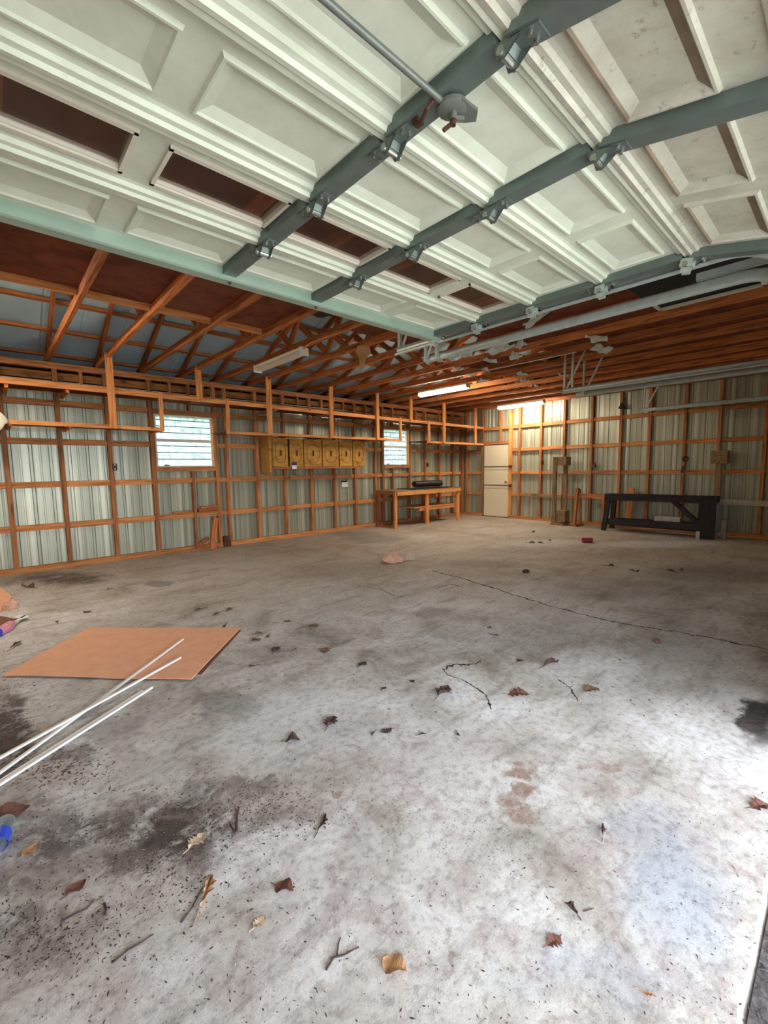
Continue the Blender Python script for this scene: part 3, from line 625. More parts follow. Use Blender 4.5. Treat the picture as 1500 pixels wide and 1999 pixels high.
# grey stiles, hinges, rollers
STX = [(-.115, .07), (1.106, .075), (1.694, .075), (2.905, .07)]
for k in range(5):
    for i, (x, w) in enumerate(STX):
        mb = MB(); y0, y1 = (-.535 if k == 4 else -.435), (-.012 if k else -.03)
        mb.box(x-w/2, x+w/2, y0, y1, -.046, -.001)
        for yy in (y0+.05, y1-.05): mb.cyl((x-w/2-.001, yy, -.022), (x-w/2+.004, yy, -.022), .006, 8)
        dpart('stile', mb, STILE, k, gd)
def hinge(x, k, end):
    mb = MB(); w = .058
    mb.box(x-w/2, x+w/2, -.105, -.022, -.050, -.0465); mb.box(x-w*.42, x+w*.42, .018, .095, -.050, -.0465)
    for sx in (-1, 1):
        for e in (0, .004): mb.add([(x+sx*(w/2-e), -.055, -.048), (x+sx*(w/2-e), .030, -.048), (x+sx*(w/2-e), .008, -.088), (x+sx*(w/2-e), -.016, -.088)], [(0, 1, 2, 3)])
    mb.add([(x-w*.4, -.026, -.05), (x+w*.4, -.026, -.05), (x+w*.4, -.016, -.072), (x-w*.4, -.016, -.072)], [(0, 1, 2, 3)])
    mb.cyl((x-w*.66, -.004, -.074), (x+w*.66, -.004, -.074), .0115, 12, mi=1)
    for (dx, yy) in ((-.016, -.075), (.016, -.075), (-.014, .068), (.014, .068)): mb.cyl((x+dx, yy, -.050), (x+dx, yy, -.061), .0065, 8, mi=1)
    dpart('hinge', mb, [STILE, STEELB], k, gd)
for k in range(1, 5):
    for i, (x, w) in enumerate(STX): hinge(x, k, i in (0, 3))
for k in range(0, 5):
    for sx, x in ((-1, -.115), (1, 2.905)):
        mb = MB(); yy = -.03 if k == 0 else -.004
        mb.cyl((x+sx*.02, yy, -.022), (x+sx*.135, yy, -.022), .006, 8, mi=1); mb.cyl((x+sx*.118, yy, -.022), (x+sx*.138, yy, -.022), .022, 14, mi=1)
        mb.box(x-.03, x+.03, yy-.03, yy+.03, -.085, -.045); mb.box(x-.022, x-.014, yy-.02, yy+.02, -.115, -.08); mb.box(x+.014, x+.022, yy-.02, yy+.02, -.115, -.08)
        dpart('roller', mb, [GALV, STEELB], k, gd)
# U strut along the top edge
mb = MB(); strip(mb, [(-.055, -.002), (-.055, -.062), (-.046, -.066), (.016, -.066), (.020, -.060), (.020, .035)], DX0, DX1+.01)
strip(mb, [(.020, .035), (.022, -.060), (.016, -.069), (-.048, -.069), (-.058, -.062), (-.058, -.002)], DX0, DX1+.01)
dpart('top_strut', mb, STRUT, 0, gd)
mb = MB()
for x, w in STX: mb.cyl((x+.01, -.035, -.069), (x+.01, -.035, -.080), .008, 8)
dpart('strut_bolt', mb, STEELD, 0, gd)
# lock on the third stile, in the fourth section
lk = 3; ly = .905-SEAMY[3]
mb = MB(); mb.lathe((1.135, ly, -.058), [(0, -.012), (.036, -.012), (.045, -.006), (.046, .004), (0, .004)], 'Z', 28)
mb.add([(1.125, ly-.045, -.066), (1.195, ly-.050, -.066), (1.225, ly-.022, -.066), (1.20, ly+.006, -.066), (1.17, ly+.022, -.066), (1.135, ly+.044, -.066), (1.125, ly-.045, -.056), (1.195, ly-.050, -.056), (1.225, ly-.022, -.056), (1.20, ly+.006, -.056), (1.17, ly+.022, -.056), (1.135, ly+.044, -.056)], [(0, 1, 2, 3, 4, 5), (11, 10, 9, 8, 7, 6)]+[(i, (i+1) % 6, 6+(i+1) % 6, 6+i) for i in range(6)])
lock = dpart('lock_plate', mb, GALVD, lk, gd, True)
mb = MB(); mb.cyl((1.14, ly, -.062), (1.14, ly+.002, -.088), .011, 12); mb.beam((1.145, ly, -.084), (1.172, ly-.014, -.08), .012, .012); dpart('lock_spindle', mb, GALVD, lk, lock)
mb = MB(); mb.cyl((1.14, ly, -.088), (1.139, ly+.003, -.104), .010, 10); mb.beam((1.14, ly+.004, -.096), (1.118, ly+.022, -.118), .010, .010)
dpart('lock_handle', mb, RUSTD, lk, lock)
mb = MB(); mb.cyl((1.105, ly+.01, -.052), (-.12, ly+.015, -.05), .010, 12); dpart('lock_rod', mb, GALVD, lk, gd, True)
mb = MB(); mb.tube([(1.075, ly+.018, -.05), (1.062, ly+.04, -.075), (1.075, ly+.075, -.085), (1.095, ly+.115, -.066)], .006, 8); mb.box(1.085, 1.115, ly+.10, ly+.125, -.06, -.047)
dpart('lock_spring', mb, RUSTD, lk, gd, True)
mb = MB(); mb.box(DX0, DX1, -.552, -.535, -.03, .03); dpart('bottom_seal', mb, BLACK, 4, gd)

# closed doors of the other two bays
for i, (a, b) in enumerate(BAYS[1:]):
    r = empty('garage_door', ((a+b)/2, .14, 0), ('closed white sectional garage door of the middle bay beside the oil stain' if i == 0 else 'closed white sectional garage door of the bay by the right wall'), 'garage door')
    for k in range(5):
        build('door_section', MB().box(a-.06, b+.06, .11, .14, .005+k*.4895, .49+k*.4895), DOORW, r)
    for x in (a, (a+b)/2, b): build('stile', MB().box(x-.035, x+.035, .14, .17, .01, 2.44), STILE, r)

# ------------------------------------------------------------------ door tracks
def track(x, face, label, hang, plate=False):
    """C channel: horizontal run, quarter bend, vertical run; face +1 opens to +X"""
    r = empty('door_track', (x, .2, 0), label, 'door track')
    R_ = .36; zt = 2.553; frames = []
    Xv = Vector((face, 0, 0))
    pts = [(3.13, zt)]+[(.2+R_+ (3.13-.2-R_)*t, zt) for t in (.75, .5, .25, 0)]
    bend = [(.2+R_-R_*math.sin(a), zt-R_+R_*math.cos(a)) for a in [PI/2*i/10 for i in range(1, 11)]]
    pts += bend+[(.2, .06)]
    prof = [(.034, .022), (.030, .034), (.018, .038), (.006, .033), (0, .022), (0, -.018), (.004, -.030), (.012, -.037), (.022, -.039), (.031, -.035), (.036, -.026)]
    prof = prof+[(a-.0025 if 2 < i < 8 else a, c*.93) for i, (a, c) in list(enumerate(prof))[::-1]]
    for i, (y, z) in enumerate(pts):
        a, c = pts[max(0, i-1)], pts[min(len(pts)-1, i+1)]
        d = Vector((0, c[0]-a[0], c[1]-a[1])).normalized(); v = Xv.cross(d)*face
        frames.append((Vector((x, y, z)), Xv, v))
    build('track_rail', MB().sweep(None, prof, frames, closed=True), GALV, r, smooth=True)
    if hang:
        for y, dx in hang:
            mb = MB(); xx = x-face*.018
            mb.box(xx-.015, xx+.015, y-.0015, y+.0015, zt-.03, ZC+.10); mb.box(xx-.015, xx-.012, y, y+.03, zt-.03, ZC+.10)
            build('hanger_angle', mb, GALV, r)
        y = hang[-1][0]
        build('hanger_brace', MB().beam((x-face*.02, y, zt), (x-face*.02, y-.28, ZC+.08), .004, .03), GALV, r)
        if plate: build('mounting_angle', MB().box(x-face*.004-.02, x-face*.004+.02, .2, .78, zt+.04, zt+.043).box(x-face*.02-.002, x-face*.02+.002, .2, .78, zt+.04, zt+.085), GALV, r)
    return r
track(3.062, -1, 'galvanised right-hand track carrying the open garage door', [(3.09, 0)])
track(-.272, 1, 'galvanised left-hand track carrying the open garage door', [(3.09, 0)])
track(3.49, 1, 'galvanised track of the middle bay running beside the open door track', [(2.95, 0), (3.10, 0)], True)
track(6.62, -1, 'galvanised track of the middle bay hung on perforated angles, toward the right wall', [(2.98, 0), (3.10, 0)])
track(7.06, 1, 'galvanised track of the last bay running close beside the middle bay track', [(2.98, 0)])
track(10.22, -1, 'galvanised track of the last bay running along the right wall on one thin hanger', [(3.08, 0)])
# black tar paper stapled under the chords and the white slotted vent beside it
mb = MB(); nn = 14; vs = []
for i in range(nn+1):
    t = i/nn; y = 1.52-.92*t; wv = .05*noise.noise(Vector((t*6, 1, 0)))
    xs_ = (4.10, 4.40, 4.86+wv+.06*math.sin(t*9))
    vs += [(x_, y, ZC-.008-.004*abs(noise.noise(Vector((x_*5, y*5, 0))))) for x_ in xs_]+[(x_, y, ZC-.003) for x_ in xs_]
fs = []
for i in range(nn):
    a = 6*i; fs += [(a, a+1, a+7, a+6), (a+1, a+2, a+8, a+7), (a+3, a+9, a+10, a+4), (a+4, a+10, a+11, a+5), (a, a+6, a+9, a+3), (a+2, a+5, a+11, a+8)]
tag(build('tar_paper', mb.add(vs, fs), TAR), 'black tar paper stapled under the truss chords between two door tracks', 'sheet')
vf = empty('ceiling_vent', (5.13, 1.06, 3.0), 'white framed slotted vent fixed under the truss chords beside a door track', 'vent')
mb = MB(); x0, x1, y0, y1, z0, z1 = 5.00, 5.27, .64, 1.49, 2.995, 3.024
mb.box(x0, x0+.035, y0, y1, z0, z1).box(x1-.035, x1, y0, y1, z0, z1).box(x0, x1, y0, y0+.035, z0, z1).box(x0, x1, y1-.035, y1, z0, z1)
build('frame', mb, WHITEP, vf); build('backing', MB().box(x0+.005, x1-.005, y0+.005, y1-.005, z1-.004, z1+.004), TAR, vf)
for k in range(2): build('slat', MB().box(x0+.09+k*.07, x0+.108+k*.07, y0+.03, y1-.03, z0+.004, z1), STEELD, vf)

# ------------------------------------------------------------------ storage rack hung in front of the window wall
YR = 7.25
rk = empty('storage_rack', (5, YR+.3, 2.05), 'long two-level wooden rack hung from the trusses along the window wall', 'storage rack')
def rail(a, b, za, zb, h, w=.045): beam('rail', (a, YR+.022, za), (b, YR+.022, zb), w, h, W_RACK, rk)
rail(XL, 2.64, 2.590, 2.575, .075); rail(2.643, 6.45, 2.575, 2.545, .07); rail(6.453, 10.53, 2.545, 2.52, .065)
rail(XL, 1.37, 2.075, 2.075, .055); rail(1.373, 2.06, 2.072, 2.065, .05); rail(3.05, 6.45, 2.065, 2.075, .05); rail(6.453, 7.20, 2.075, 2.075, .05); rail(8.15, 10.53, 2.06, 2.06, .05)
def post(x, z0, z1, w=.09, d=.038, y=YR-.02): beam('post', (x, y, z0), (x, y, z1), w, d, W_RACK, rk)
post(1.385, 2.045, 3.10); post(2.615, 2.56, 3.10); post(3.84, 2.05, 3.08); post(5.205, 2.05, 3.08, .085); post(6.45, 2.05, 3.08, .08); post(7.525, 2.50, 3.08, .075); post(8.74, 2.04, 3.06, .085); post(10.09, 2.04, 3.06, .075)
for x, z0, z1 in ((2.035, 2.04, 2.62), (3.075, 2.04, 2.615), (7.18, 2.05, 2.595), (8.18, 2.04, 2.57)): post(x, z0, z1, .05, .04, YR-.002)
for x in (2.04,): beam('end_arm', (x, YR+.045, 2.066), (x, YW-.01, 2.066), .045, .05, W_RACK, rk)
for a, b in ((XL, 1.1), (1.103, 2.06), (3.05, 5.2), (5.203, 7.2), (8.15, 10.5)):
    o = build('shelf_board', MB().box(a, b, YR+.047, YW-.01, 2.088, 2.10), W_BROWN, rk)
for a, b in ((XL, 2.6), (2.603, 5.2), (5.203, 7.8), (7.803, 10.5)):
    o = build('shelf_board', MB().box(a, b, YR+.047, YW-.01, 2.592-.006*a, 2.604-.006*a), W_BROWN, rk)
for x in (.2, .83, 3.95, 5.18, 6.41, 8.85, 10.05):
    for z in (2.055, 2.53): beam('cross_arm', (x+.06, YR+.045, z), (x+.06, YW-.01, z), .038, .05, W_RACK, rk)

# ------------------------------------------------------------------ wall cabinet
cb = empty('wall_cabinet', (5.2, 7.75, 1.45), 'golden wooden wall cabinet with six routed doors under the rack', 'cabinet')
CY = 7.60
build('body', MB().box(4.06, 6.36, CY+.02, YW-.012, 1.475, 1.495).box(4.06, 6.36, CY+.02, YW-.012, 2.025, 2.04).box(4.06, 6.36, YW-.018, YW-.006, 1.495, 2.025).box(6.34, 6.36, CY+.02, YW-.012, 1.495, 2.025).box(4.06, 4.08, CY+.02, YW-.012, 1.495, 2.025), W_CAB, cb)
build('side_panel', MB().box(4.0, 4.05, CY+.01, YW-.005, 1.345, 2.04), W_CAB, cb)
build('base_board', MB().box(4.055, 6.36, CY+.005, CY+.03, 1.44, 1.474), W_RAFT, cb)
dxs = [(4.075, 4.392), (4.438, 4.742), (4.766, 5.192), (5.22, 5.63), (5.66, 6.004), (6.028, 6.366)]
for i, (a, b) in enumerate(dxs):
    d = build('cabinet_door', MB().cbox(a, b, CY-.012, CY+.012, 1.478 if i > 1 else 1.482, 2.028, .004), W_CAB, cb)
    cx, cz = (a+b)/2, 1.75; hw, hh = (b-a)*.36, .19
    pts = [Vector((cx+hw*math.copysign(abs(math.cos(t))**.8, math.cos(t)), CY-.0135, cz+hh*math.copysign(abs(math.sin(t))**.8, math.sin(t)))) for t in [2*PI*j/36 for j in range(37)]]
    build('routed_ring', MB().tube(pts, .0055, 6), W_CABD, d)
    if i in (0, 2, 3):
        build('routed_arc', MB().tube([Vector((cx+hw*1.15*math.cos(t), CY-.0135, cz+.12+.11*math.sin(t))) for t in [PI*j/14 for j in range(15)]], .005, 6), W_CABD, d)
    build('handle', MB().cbox(cx-.014, cx+.014, CY-.038, CY-.022, cz-.055, cz+.055, .004).box(cx-.008, cx+.008, CY-.03, CY-.01, cz-.05, cz-.035).box(cx-.008, cx+.008, CY-.03, CY-.01, cz+.035, cz+.05), RUSTD, d)
n1 = empty('paper_tag', (4.52, CY-.02, 1.45), 'small white tag with dark blue top hung on the cabinet door', 'paper')
build('sheet', MB().box(4.475, 4.575, CY-.020, CY-.018, 1.435, 1.54), PAPER, n1); build('printed_band', MB().box(4.472, 4.578, CY-.022, CY-.0135, 1.51, 1.57), NAVY, n1)
n2 = empty('paper_note', (6.12, 7.95, 1.0), 'white square note with black top clipped to the metal siding below the cabinet', 'paper')
build('sheet', MB().box(6.03, 6.20, SB-.03, SB-.028, 1.0, 1.125), PAPER, n2); build('black_clip', MB().box(6.035, 6.185, SB-.034, SB+.0, 1.115, 1.15), BLACK, n2)

# ------------------------------------------------------------------ workbench and what lies on it
wb = empty('workbench', (8.15, 7.55, 0), 'plain wooden workbench under the narrow window', 'workbench')
build('bench_top', MB().box(6.93, 9.36, 7.19, YW-.01, .872, .895), W_GREY, wb)
beam('front_apron', (6.99, 7.195, .825), (9.38, 7.195, .825), .04, .092, W_BRIGHT, wb)
beam('side_apron', (6.98, 7.23, .835), (6.98, YW-.02, .835), .035, .07, W_RAFT, wb)
for x in (6.985, 8.09, 9.33): beam('leg', (x, 7.245, 0), (x, 7.245, .87), .09 if x > 7 else .075, .05, W_RACK, wb)
for x in (7.0, 8.65, 9.30): beam('leg', (x, 7.86, 0), (x, 7.86, .87), .08, .05, W_RAFT, wb)
build('lower_shelf', MB().box(7.66, 9.3, 7.275, 7.84, .43, .455), W_RACK, wb)
beam('shelf_rail', (7.85, 7.30, .39), (9.3, 7.30, .39), .035, .07, W_RACK, wb)
beam('foot_rail', (6.99, 7.25, .03), (6.99, 7.9, .03), .03, .04, W_RAFT, wb)
bl = MB(); pr = []
for i in range(26): a = i*PI/6; pr.append(a)
vs = []; L0, L1 = 7.90, 8.93
pts = [(math.cos(a)*(.088-.0012*i), math.sin(a)*(.088-.0012*i)) for i, a in enumerate([PI*2*j/24-.4 for j in range(60)])]
k = len(pts)
for x in (L0, L1):
    for (p, q) in pts: vs.append((x, 7.5+p, 1.012+q))
fs = [(i, i+1, k+i+1, k+i) for i in range(k-1)]
bl.add(vs, fs); bl.cyl((L0+.004, 7.5, 1.012), (L1-.004, 7.5, 1.012), .076, 24)
tag(build('rubber_roll', bl, BLACK, smooth=True), 'black rubber mat rolled up on the workbench', 'roll')
mb = MB(); vs = []
for i in range(21):
    x = 7.60+1.5*i/20
    for y in (7.24, 7.80): vs += [(x, y+.02*noise.noise(Vector((x*4, y, 0))), .897+.006*abs(noise.noise(Vector((x*3, y*3, 1)))))]
for i in range(21):
    x = 7.60+1.5*i/20
    for y in (7.24, 7.80): vs += [(x, y+.02*noise.noise(Vector((x*4, y, 0))), .9095+.010*abs(noise.noise(Vector((x*3, y*3, 1)))))]
fs = []
for i in range(20):
    a = 2*i; fs += [(a, a+1, a+3, a+2), (42+a, 42+a+2, 42+a+3, 42+a+1), (a, a+2, 42+a+2, 42+a), (a+1, 42+a+1, 42+a+3, a+3)]
tag(build('rubber_mat', mb.add(vs, fs), BLACK), 'flat black rubber mat under the roll on the workbench', 'mat')
pb = empty('leaning_pipe', (8.85, 7.75, .46), 'pale metal pipe pair standing on the workbench lower shelf', 'pipe')
for dx in (0, .07): build('pipe', MB().cyl((8.62+dx, 7.72, .456), (8.64+dx, 7.80, .86), .014, 10), STEELB, pb, smooth=True)

# ------------------------------------------------------------------ fluorescent fixtures
def fixture(x, y0, y1, z, label, lit, xc):
    r = empty('fluorescent_light', (x, (y0+y1)/2, z), label, 'ceiling light')
    mb = MB(); n = 0
    prof = [(-.065, 0), (-.065, .035), (-.035, .07), (.035, .07), (.065, .035), (.065, 0)]
    if not lit: prof = [(-.075, .0), (-.068, .012), (-.03, .045), (-.03, .075), (.03, .075), (.03, .045), (.068, .012), (.075, .0), (.05, .006), (.022, .02), (.022, -.004), (-.022, -.004), (-.022, .02), (-.05, .006)]
    k = len(prof); vs = [(x+a, y, z+c) for y in (y0, y1) for a, c in prof]
    mb.add(vs, [(i, (i+1) % k, k+(i+1) % k, k+i) for i in range(k)]+[tuple(range(k)), tuple(range(2*k-1, k-1, -1))])
    build('housing', mb, WHITEP, r)
    if lit:
        mb = MB(); pr2 = [(-.070, .014), (-.072, .0), (-.062, -.022), (-.03, -.042), (.03, -.042), (.062, -.022), (.072, .0), (.070, .014)]; k = len(pr2)
        vs = [(x+a, y, z+c) for y in (y0+.015, y1-.015) for a, c in pr2]
        mb.add(vs, [(i, (i+1) % k, k+(i+1) % k, k+i) for i in range(k)]+[tuple(range(k)), tuple(range(2*k-1, k-1, -1))]); build('lit_lens', mb, TUBE, r)
    for y in (y0-.004, y1): build('end_cap', MB().box(x-.066, x+.066, y, y+.004, z-.03, z+.07), WHITEP, r)
    for y in (y0+.15, y1-.15): build('hanger', MB().cyl((x, y, z+.068), (xc, y, ZC+.01), .004, 6), STEELB, r)
    return r
fixture(3.02, 4.74, 5.98, 2.86, 'unlit white fluorescent fixture hanging near the wide window', False, 3.215)
fixture(6.84, 5.08, 6.30, 2.945, 'lit fluorescent fixture hanging over the middle of the floor near the workbench', True, 6.90)
fixture(9.99, 5.18, 6.42, 2.945, 'lit fluorescent fixture close to the white door wall', True, 9.99)
fixture(-.46, 5.10, 6.32, 2.945, 'lit fluorescent fixture under a truss near the left wall', True, -.46)
def cord(pts, label, r=.005, mat=PVC): tag(build('power_cord', MB().tube(pts, r, 6), mat), label, 'cord')
cord([(3.0, 4.72, 2.90), (3.06, 4.66, 2.97), (3.16, 4.4, 3.015), (3.20, 4.1, 3.022), (3.21, 3.5, 3.022), (3.21, 2.9, 3.022)], 'pale cord from the unlit fixture along a truss chord', .006, W_RACK)
cord([(6.30, 6.2, 3.022), (6.31, 5.2, 3.022), (6.30, 4.3, 3.022), (6.30, 2.8, 3.022)], 'white cord stapled under a truss chord over the middle lit fixture', .006)
cord([(9.40, 6.3, 3.022), (9.40, 5.2, 3.022), (9.40, 3.9, 3.022), (9.40, 3.0, 3.022)], 'white cord stapled under a truss chord by the lit fixture near the door', .006)

# ------------------------------------------------------------------ right wall: loose furniture and bits
ws = empty('wooden_stand', (10.16, 4.82, 0), 'tall weathered wooden frame with block ends standing near the white door', 'stand')
beam('upright', (10.03, 4.885, 0), (10.03, 4.885, 1.63), .05, .09, W_GREY, ws); beam('upright', (10.29, 4.745, 0), (10.29, 4.745, 1.63), .05, .09, W_GREY, ws)
for z0, z1 in ((.07, .35), (1.43, 1.63)): build('end_block', MB().cbox(10.06, 10.31, 4.63, 4.84, z0, z1, .006), W_GREY, ws)
build('foot', MB().box(9.96, 10.34, 4.62, 4.94, 0, .045), W_GREY, ws)
build('white_plate', MB().box(10.07, 10.075, 4.70, 4.83, 1.24, 1.42), PALEW, ws)
sh = empty('sawhorse', (10.2, 4.0, 0), 'brown wooden sawhorse against the wall between the tall stand and the black bench', 'sawhorse')
beam('leg', (10.11, 4.42, 0), (10.19, 4.40, .90), .09, .05, W_STUD, sh); beam('leg', (10.40, 4.40, 0), (10.29, 4.40, .86), .06, .05, W_STUD, sh)
beam('crossbar', (10.24, 4.42, .72), (10.24, 3.78, .72), .05, .10, W_STUD, sh); build('foot', MB().box(10.05, 10.45, 4.34, 4.48, 0, .04), W_STUD, sh)
beam('leg', (10.30, 3.82, 0), (10.26, 3.84, .68), .09, .05, W_STUD, sh)
tag(beam('grey_board', (10.534, 5.75, .665), (10.534, 4.95, .640), .03, .09, W_GREY), 'short grey board nailed low on studs behind the tall stand', 'board')
dbn = empty('black_bench', (10.0, 2.75, 0), 'black wooden bench with cross rail standing along the right wall', 'bench')
beam('top_rail', (9.93, 3.68, .735), (10.0, 1.72, .745), .10, .14, W_DARK, dbn)
beam('top_rail', (10.20, 3.68, .735), (10.20, 1.72, .745), .08, .12, W_DARK, dbn)
beam('leg', (9.86, 3.67, 0.0), (9.93, 3.60, .78), .07, .09, W_DARK, dbn); beam('leg', (10.33, 3.67, 0), (10.24, 3.60, .78), .07, .09, W_DARK, dbn)
beam('leg', (9.96, 1.86, 0.0), (9.99, 1.86, .78), .07, .26, W_DARK, dbn); beam('leg', (10.20, 1.84, 0), (10.18, 1.84, .78), .07, .12, W_DARK, dbn)
beam('lower_rail', (9.92, 3.60, .20), (9.97, 1.90, .22), .06, .13, W_DARK, dbn); beam('lower_rail', (10.22, 3.60, .20), (10.20, 1.90, .22), .06, .11, W_DARK, dbn)
beam('brace', (9.98, 1.98, .28), (10.2, 2.5, .70), .05, .08, W_DARK, dbn)
build('shelf', MB().box(9.96, 10.22, 1.95, 3.55, .12, .14), W_DARK, dbn)
tag(build('white_block', MB().cbox(9.77, 9.83, 1.92, 1.98, 0, .15, .004), PALEW), 'small white wooden block standing on the floor against the black bench', 'block')
tag(build('paper_carton', MB().cbox(10.02, 10.18, 2.30, 2.75, .141, .36, .01), PALEW), 'pale carton lying on the black bench lower shelf', 'carton')
tag(beam('pale_board', (10.40, 3.36, 0), (10.44, 3.34, .92), .05, .13, W_RACK), 'short light brown board standing behind the black bench', 'board')
pt = empty('timber_post', (10.4, 1.84, 0), 'weathered timber post topped with a wooden block by the black bench', 'post')
beam('post', (10.40, 1.80, 0), (10.40, 1.80, 1.42), .08, .09, W_GREY, pt); build('top_block', MB().cbox(10.28, 10.50, 1.66, 1.92, 1.42, 1.66, .006), W_GREY, pt)
build('lower_post', MB().box(10.28, 10.36, 1.74, 1.86, 0, .72), PALEW, pt)
tag(build('short_post', MB().cbox(10.18, 10.26, 1.60, 1.68, 0, .36, .005), PALEW), 'short white post stub standing at the foot of the timber post', 'post')
tag(beam('white_plank', (10.22, 1.73, .695), (10.22, .35, .695), .04, .10, PALEW), 'long white plank running along the wall from the timber post', 'plank')
for lab, y, z, m in (('small black switch box on a stud beside the tall stand', 5.47, 1.51, BLACK), ('rusty iron bracket fixed on a stud above the sawhorse', 4.20, 1.43, RUSTD), ('black coil hanging on a stud over the black bench', 2.38, 1.52, BLACK), ('small black strap hanging from a girt over the black bench', 2.41, 1.32, BLACK), ('dark wooden wedge nailed high on a stud under the door track', 3.70, 2.67, W_DARK)):
    mb = MB()
    if 'coil' in lab: mb.tube([(XW-.02+.01*math.sin(3*t), y+.05*math.cos(t), z+.045*math.sin(t)) for t in [2*PI*i/20*2.2 for i in range(21)]], .013, 8)
    elif 'strap' in lab: mb.tube([(XW-.012, y, z+.06), (XW-.02, y+.015, z), (XW-.015, y+.005, z-.08), (XW-.02, y+.03, z-.04)], .013, 8)
    elif 'bracket' in lab: mb.box(XW-.012, XW-.001, y-.06, y+.045, z-.055, z+.02); mb.box(XW-.07, XW-.012, y-.06, y-.045, z-.05, z+.02); mb.cyl((XW-.06, y-.055, z+.02), (XW-.06, y-.055, z+.07), .012, 8); mb.box(XW-.07, XW-.012, y-.055, y+.045, z-.055, z-.045)
    elif 'wedge' in lab: mb.add([(XW-.08, y-.02, z), (XW-.08, y-.16, z-.02), (XW-.001, y-.16, z-.02), (XW-.001, y-.02, z), (XW-.08, y-.08, z+.12), (XW-.001, y-.08, z+.12)], [(0, 1, 2, 3), (0, 1, 4), (2, 3, 5), (0, 4, 5, 3), (1, 2, 5, 4)])
    else: mb.cbox(XW-.04, XW-.001, y-.03, y+.03, z-.05, z+.05, .006); mb.box(XW-.05, XW-.04, y-.012, y+.012, z-.02, z+.02)
    tag(build('switch_box' if 'switch' in lab else 'iron_bracket' if 'bracket' in lab else 'wire_coil' if 'coil' in lab else 'strap' if 'strap' in lab else 'wooden_wedge', mb, m), lab, 'switch' if 'switch' in lab else 'bracket' if 'bracket' in lab else 'coil' if 'coil' in lab else 'strap' if 'strap' in lab else 'wedge')
for lab, x in (('black electrical outlet box on a stud left of the wide window', 1.50), ('black electrical outlet box on a stud right of the narrow window', 8.94)):
    r = empty('outlet_box', (x, YW-.005, 1.45), lab, 'outlet')
    build('box', MB().cbox(x-.032, x+.032, YW-.012, YW+.05, 1.45, 1.56, .005), BLACK, r)
    for z in (1.475, 1.54): build('receptacle', MB().cbox(x-.010, x+.010, YW-.016, YW-.010, z-.007, z+.007, .002), PAPER, r)
for lab, p, q, w, h in (('short brown board lying on a girt under the wide window', (2.33, YW+.03, .70), (2.66, YW+.03, .70), .05, .045), ('dark brown board lying on a girt right of the wide window', (2.76, YW+.02, .715), (3.10, YW+.02, .722), .06, .07), ('dark board end stacked on the girt board right of the wide window', (2.80, YW+.02, .765), (3.10, YW+.02, .772), .05, .035),
                        ('brown board leaning steeply against the siding under the wide window', (2.93, YW-.10, .0), (3.04, YW-.03, .56), .09, .035), ('thin brown board leaning low along the bottom plate under the wide window', (2.66, YW-.03, .05), (2.90, YW-.03, .2), .03, .07)):
    tag(beam('scrap_board', p, q, w, h, W_RAFT), lab, 'board')
tag(build('brick_stack', MB().cbox(3.17, 3.30, YW-.06, YW+.05, 0, .10, .006).cbox(3.18, 3.29, YW-.05, YW+.05, .101, .19, .006), RUSTD), 'two dark red bricks stacked at the wall between two studs', 'brick')

# ------------------------------------------------------------------ things at the left edge
mb = MB(); bm = bmesh.new(); bmesh.ops.create_icosphere(bm, subdivisions=3, radius=1)
for v in bm.verts:
    n_ = noise.noise(v.co*1.7)*.16; p = v.co*(1+n_); sx = .16 if p.z > -.2 else .13
    v.co = Vector((.09+p.x*sx, 7.205+p.y*.035-.0, 2.062+p.z*.125))
bm.verts.index_update(); mb.add([v.co.copy() for v in bm.verts], [[v.index for v in f.verts] for f in bm.faces]); bm.free()
tag(build('cloth_bundle', mb, WHITEC, smooth=True), 'white cloth bundle draped over the lower rack rail', 'cloth')
# hardboard sheet on the floor
def slab(pxs, z0, t): return [floor_px(*p)+Vector((0, 0, z0)) for p in pxs]
hs = empty('hardboard_sheet', floor_px(250, 1280), 'flat tan hardboard sheet lying on the concrete with white rods across it', 'board')
c0, c1, c2, c3 = [floor_px(*p) for p in ((2, 1322), (374, 1331), (470, 1228), (172, 1228))]
def patch(A, B, C, D, n, zf, t):
    vs = []; fs = []
    for i in range(n+1):
        for j in range(n+1):
            u, v = i/n, j/n; p = A.lerp(B, u).lerp(D.lerp(C, u), v); vs.append((p.x, p.y, zf(u, v)))
    m_ = (n+1)**2; vs += [(x, y, z+t) for x, y, z in vs]
    q = lambda i, j: i*(n+1)+j
    for i in range(n):
        for j in range(n): fs += [(q(i, j), q(i, j+1), q(i+1, j+1), q(i+1, j)), (m_+q(i, j), m_+q(i+1, j), m_+q(i+1, j+1), m_+q(i, j+1))]
    for i in range(n): fs += [(q(i, 0), q(i+1, 0), m_+q(i+1, 0), m_+q(i, 0)), (q(i, n), m_+q(i, n), m_+q(i+1, n), q(i+1, n)), (q(0, i), m_+q(0, i), m_+q(0, i+1), q(0, i+1)), (q(n, i), q(n, i+1), m_+q(n, i+1), m_+q(n, i))]
    return MB().add(vs, fs)
zf = lambda u, v: .006+.010*(1-v)*abs(math.sin(PI*u*1.5))+.004*noise.noise(Vector((u*4, v*4, 0)))
build('upper_sheet', patch(c0, c1, c2, c3, 12, zf, .006), HARDB, hs)
e0, e1, e2, e3 = [floor_px(*p) for p in ((300, 1312), (393, 1317), (471, 1231), (420, 1231))]
build('lower_sheet', patch(e0, e1, e2, e3, 4, lambda u, v: .0, .004), HARDB_E, hs)
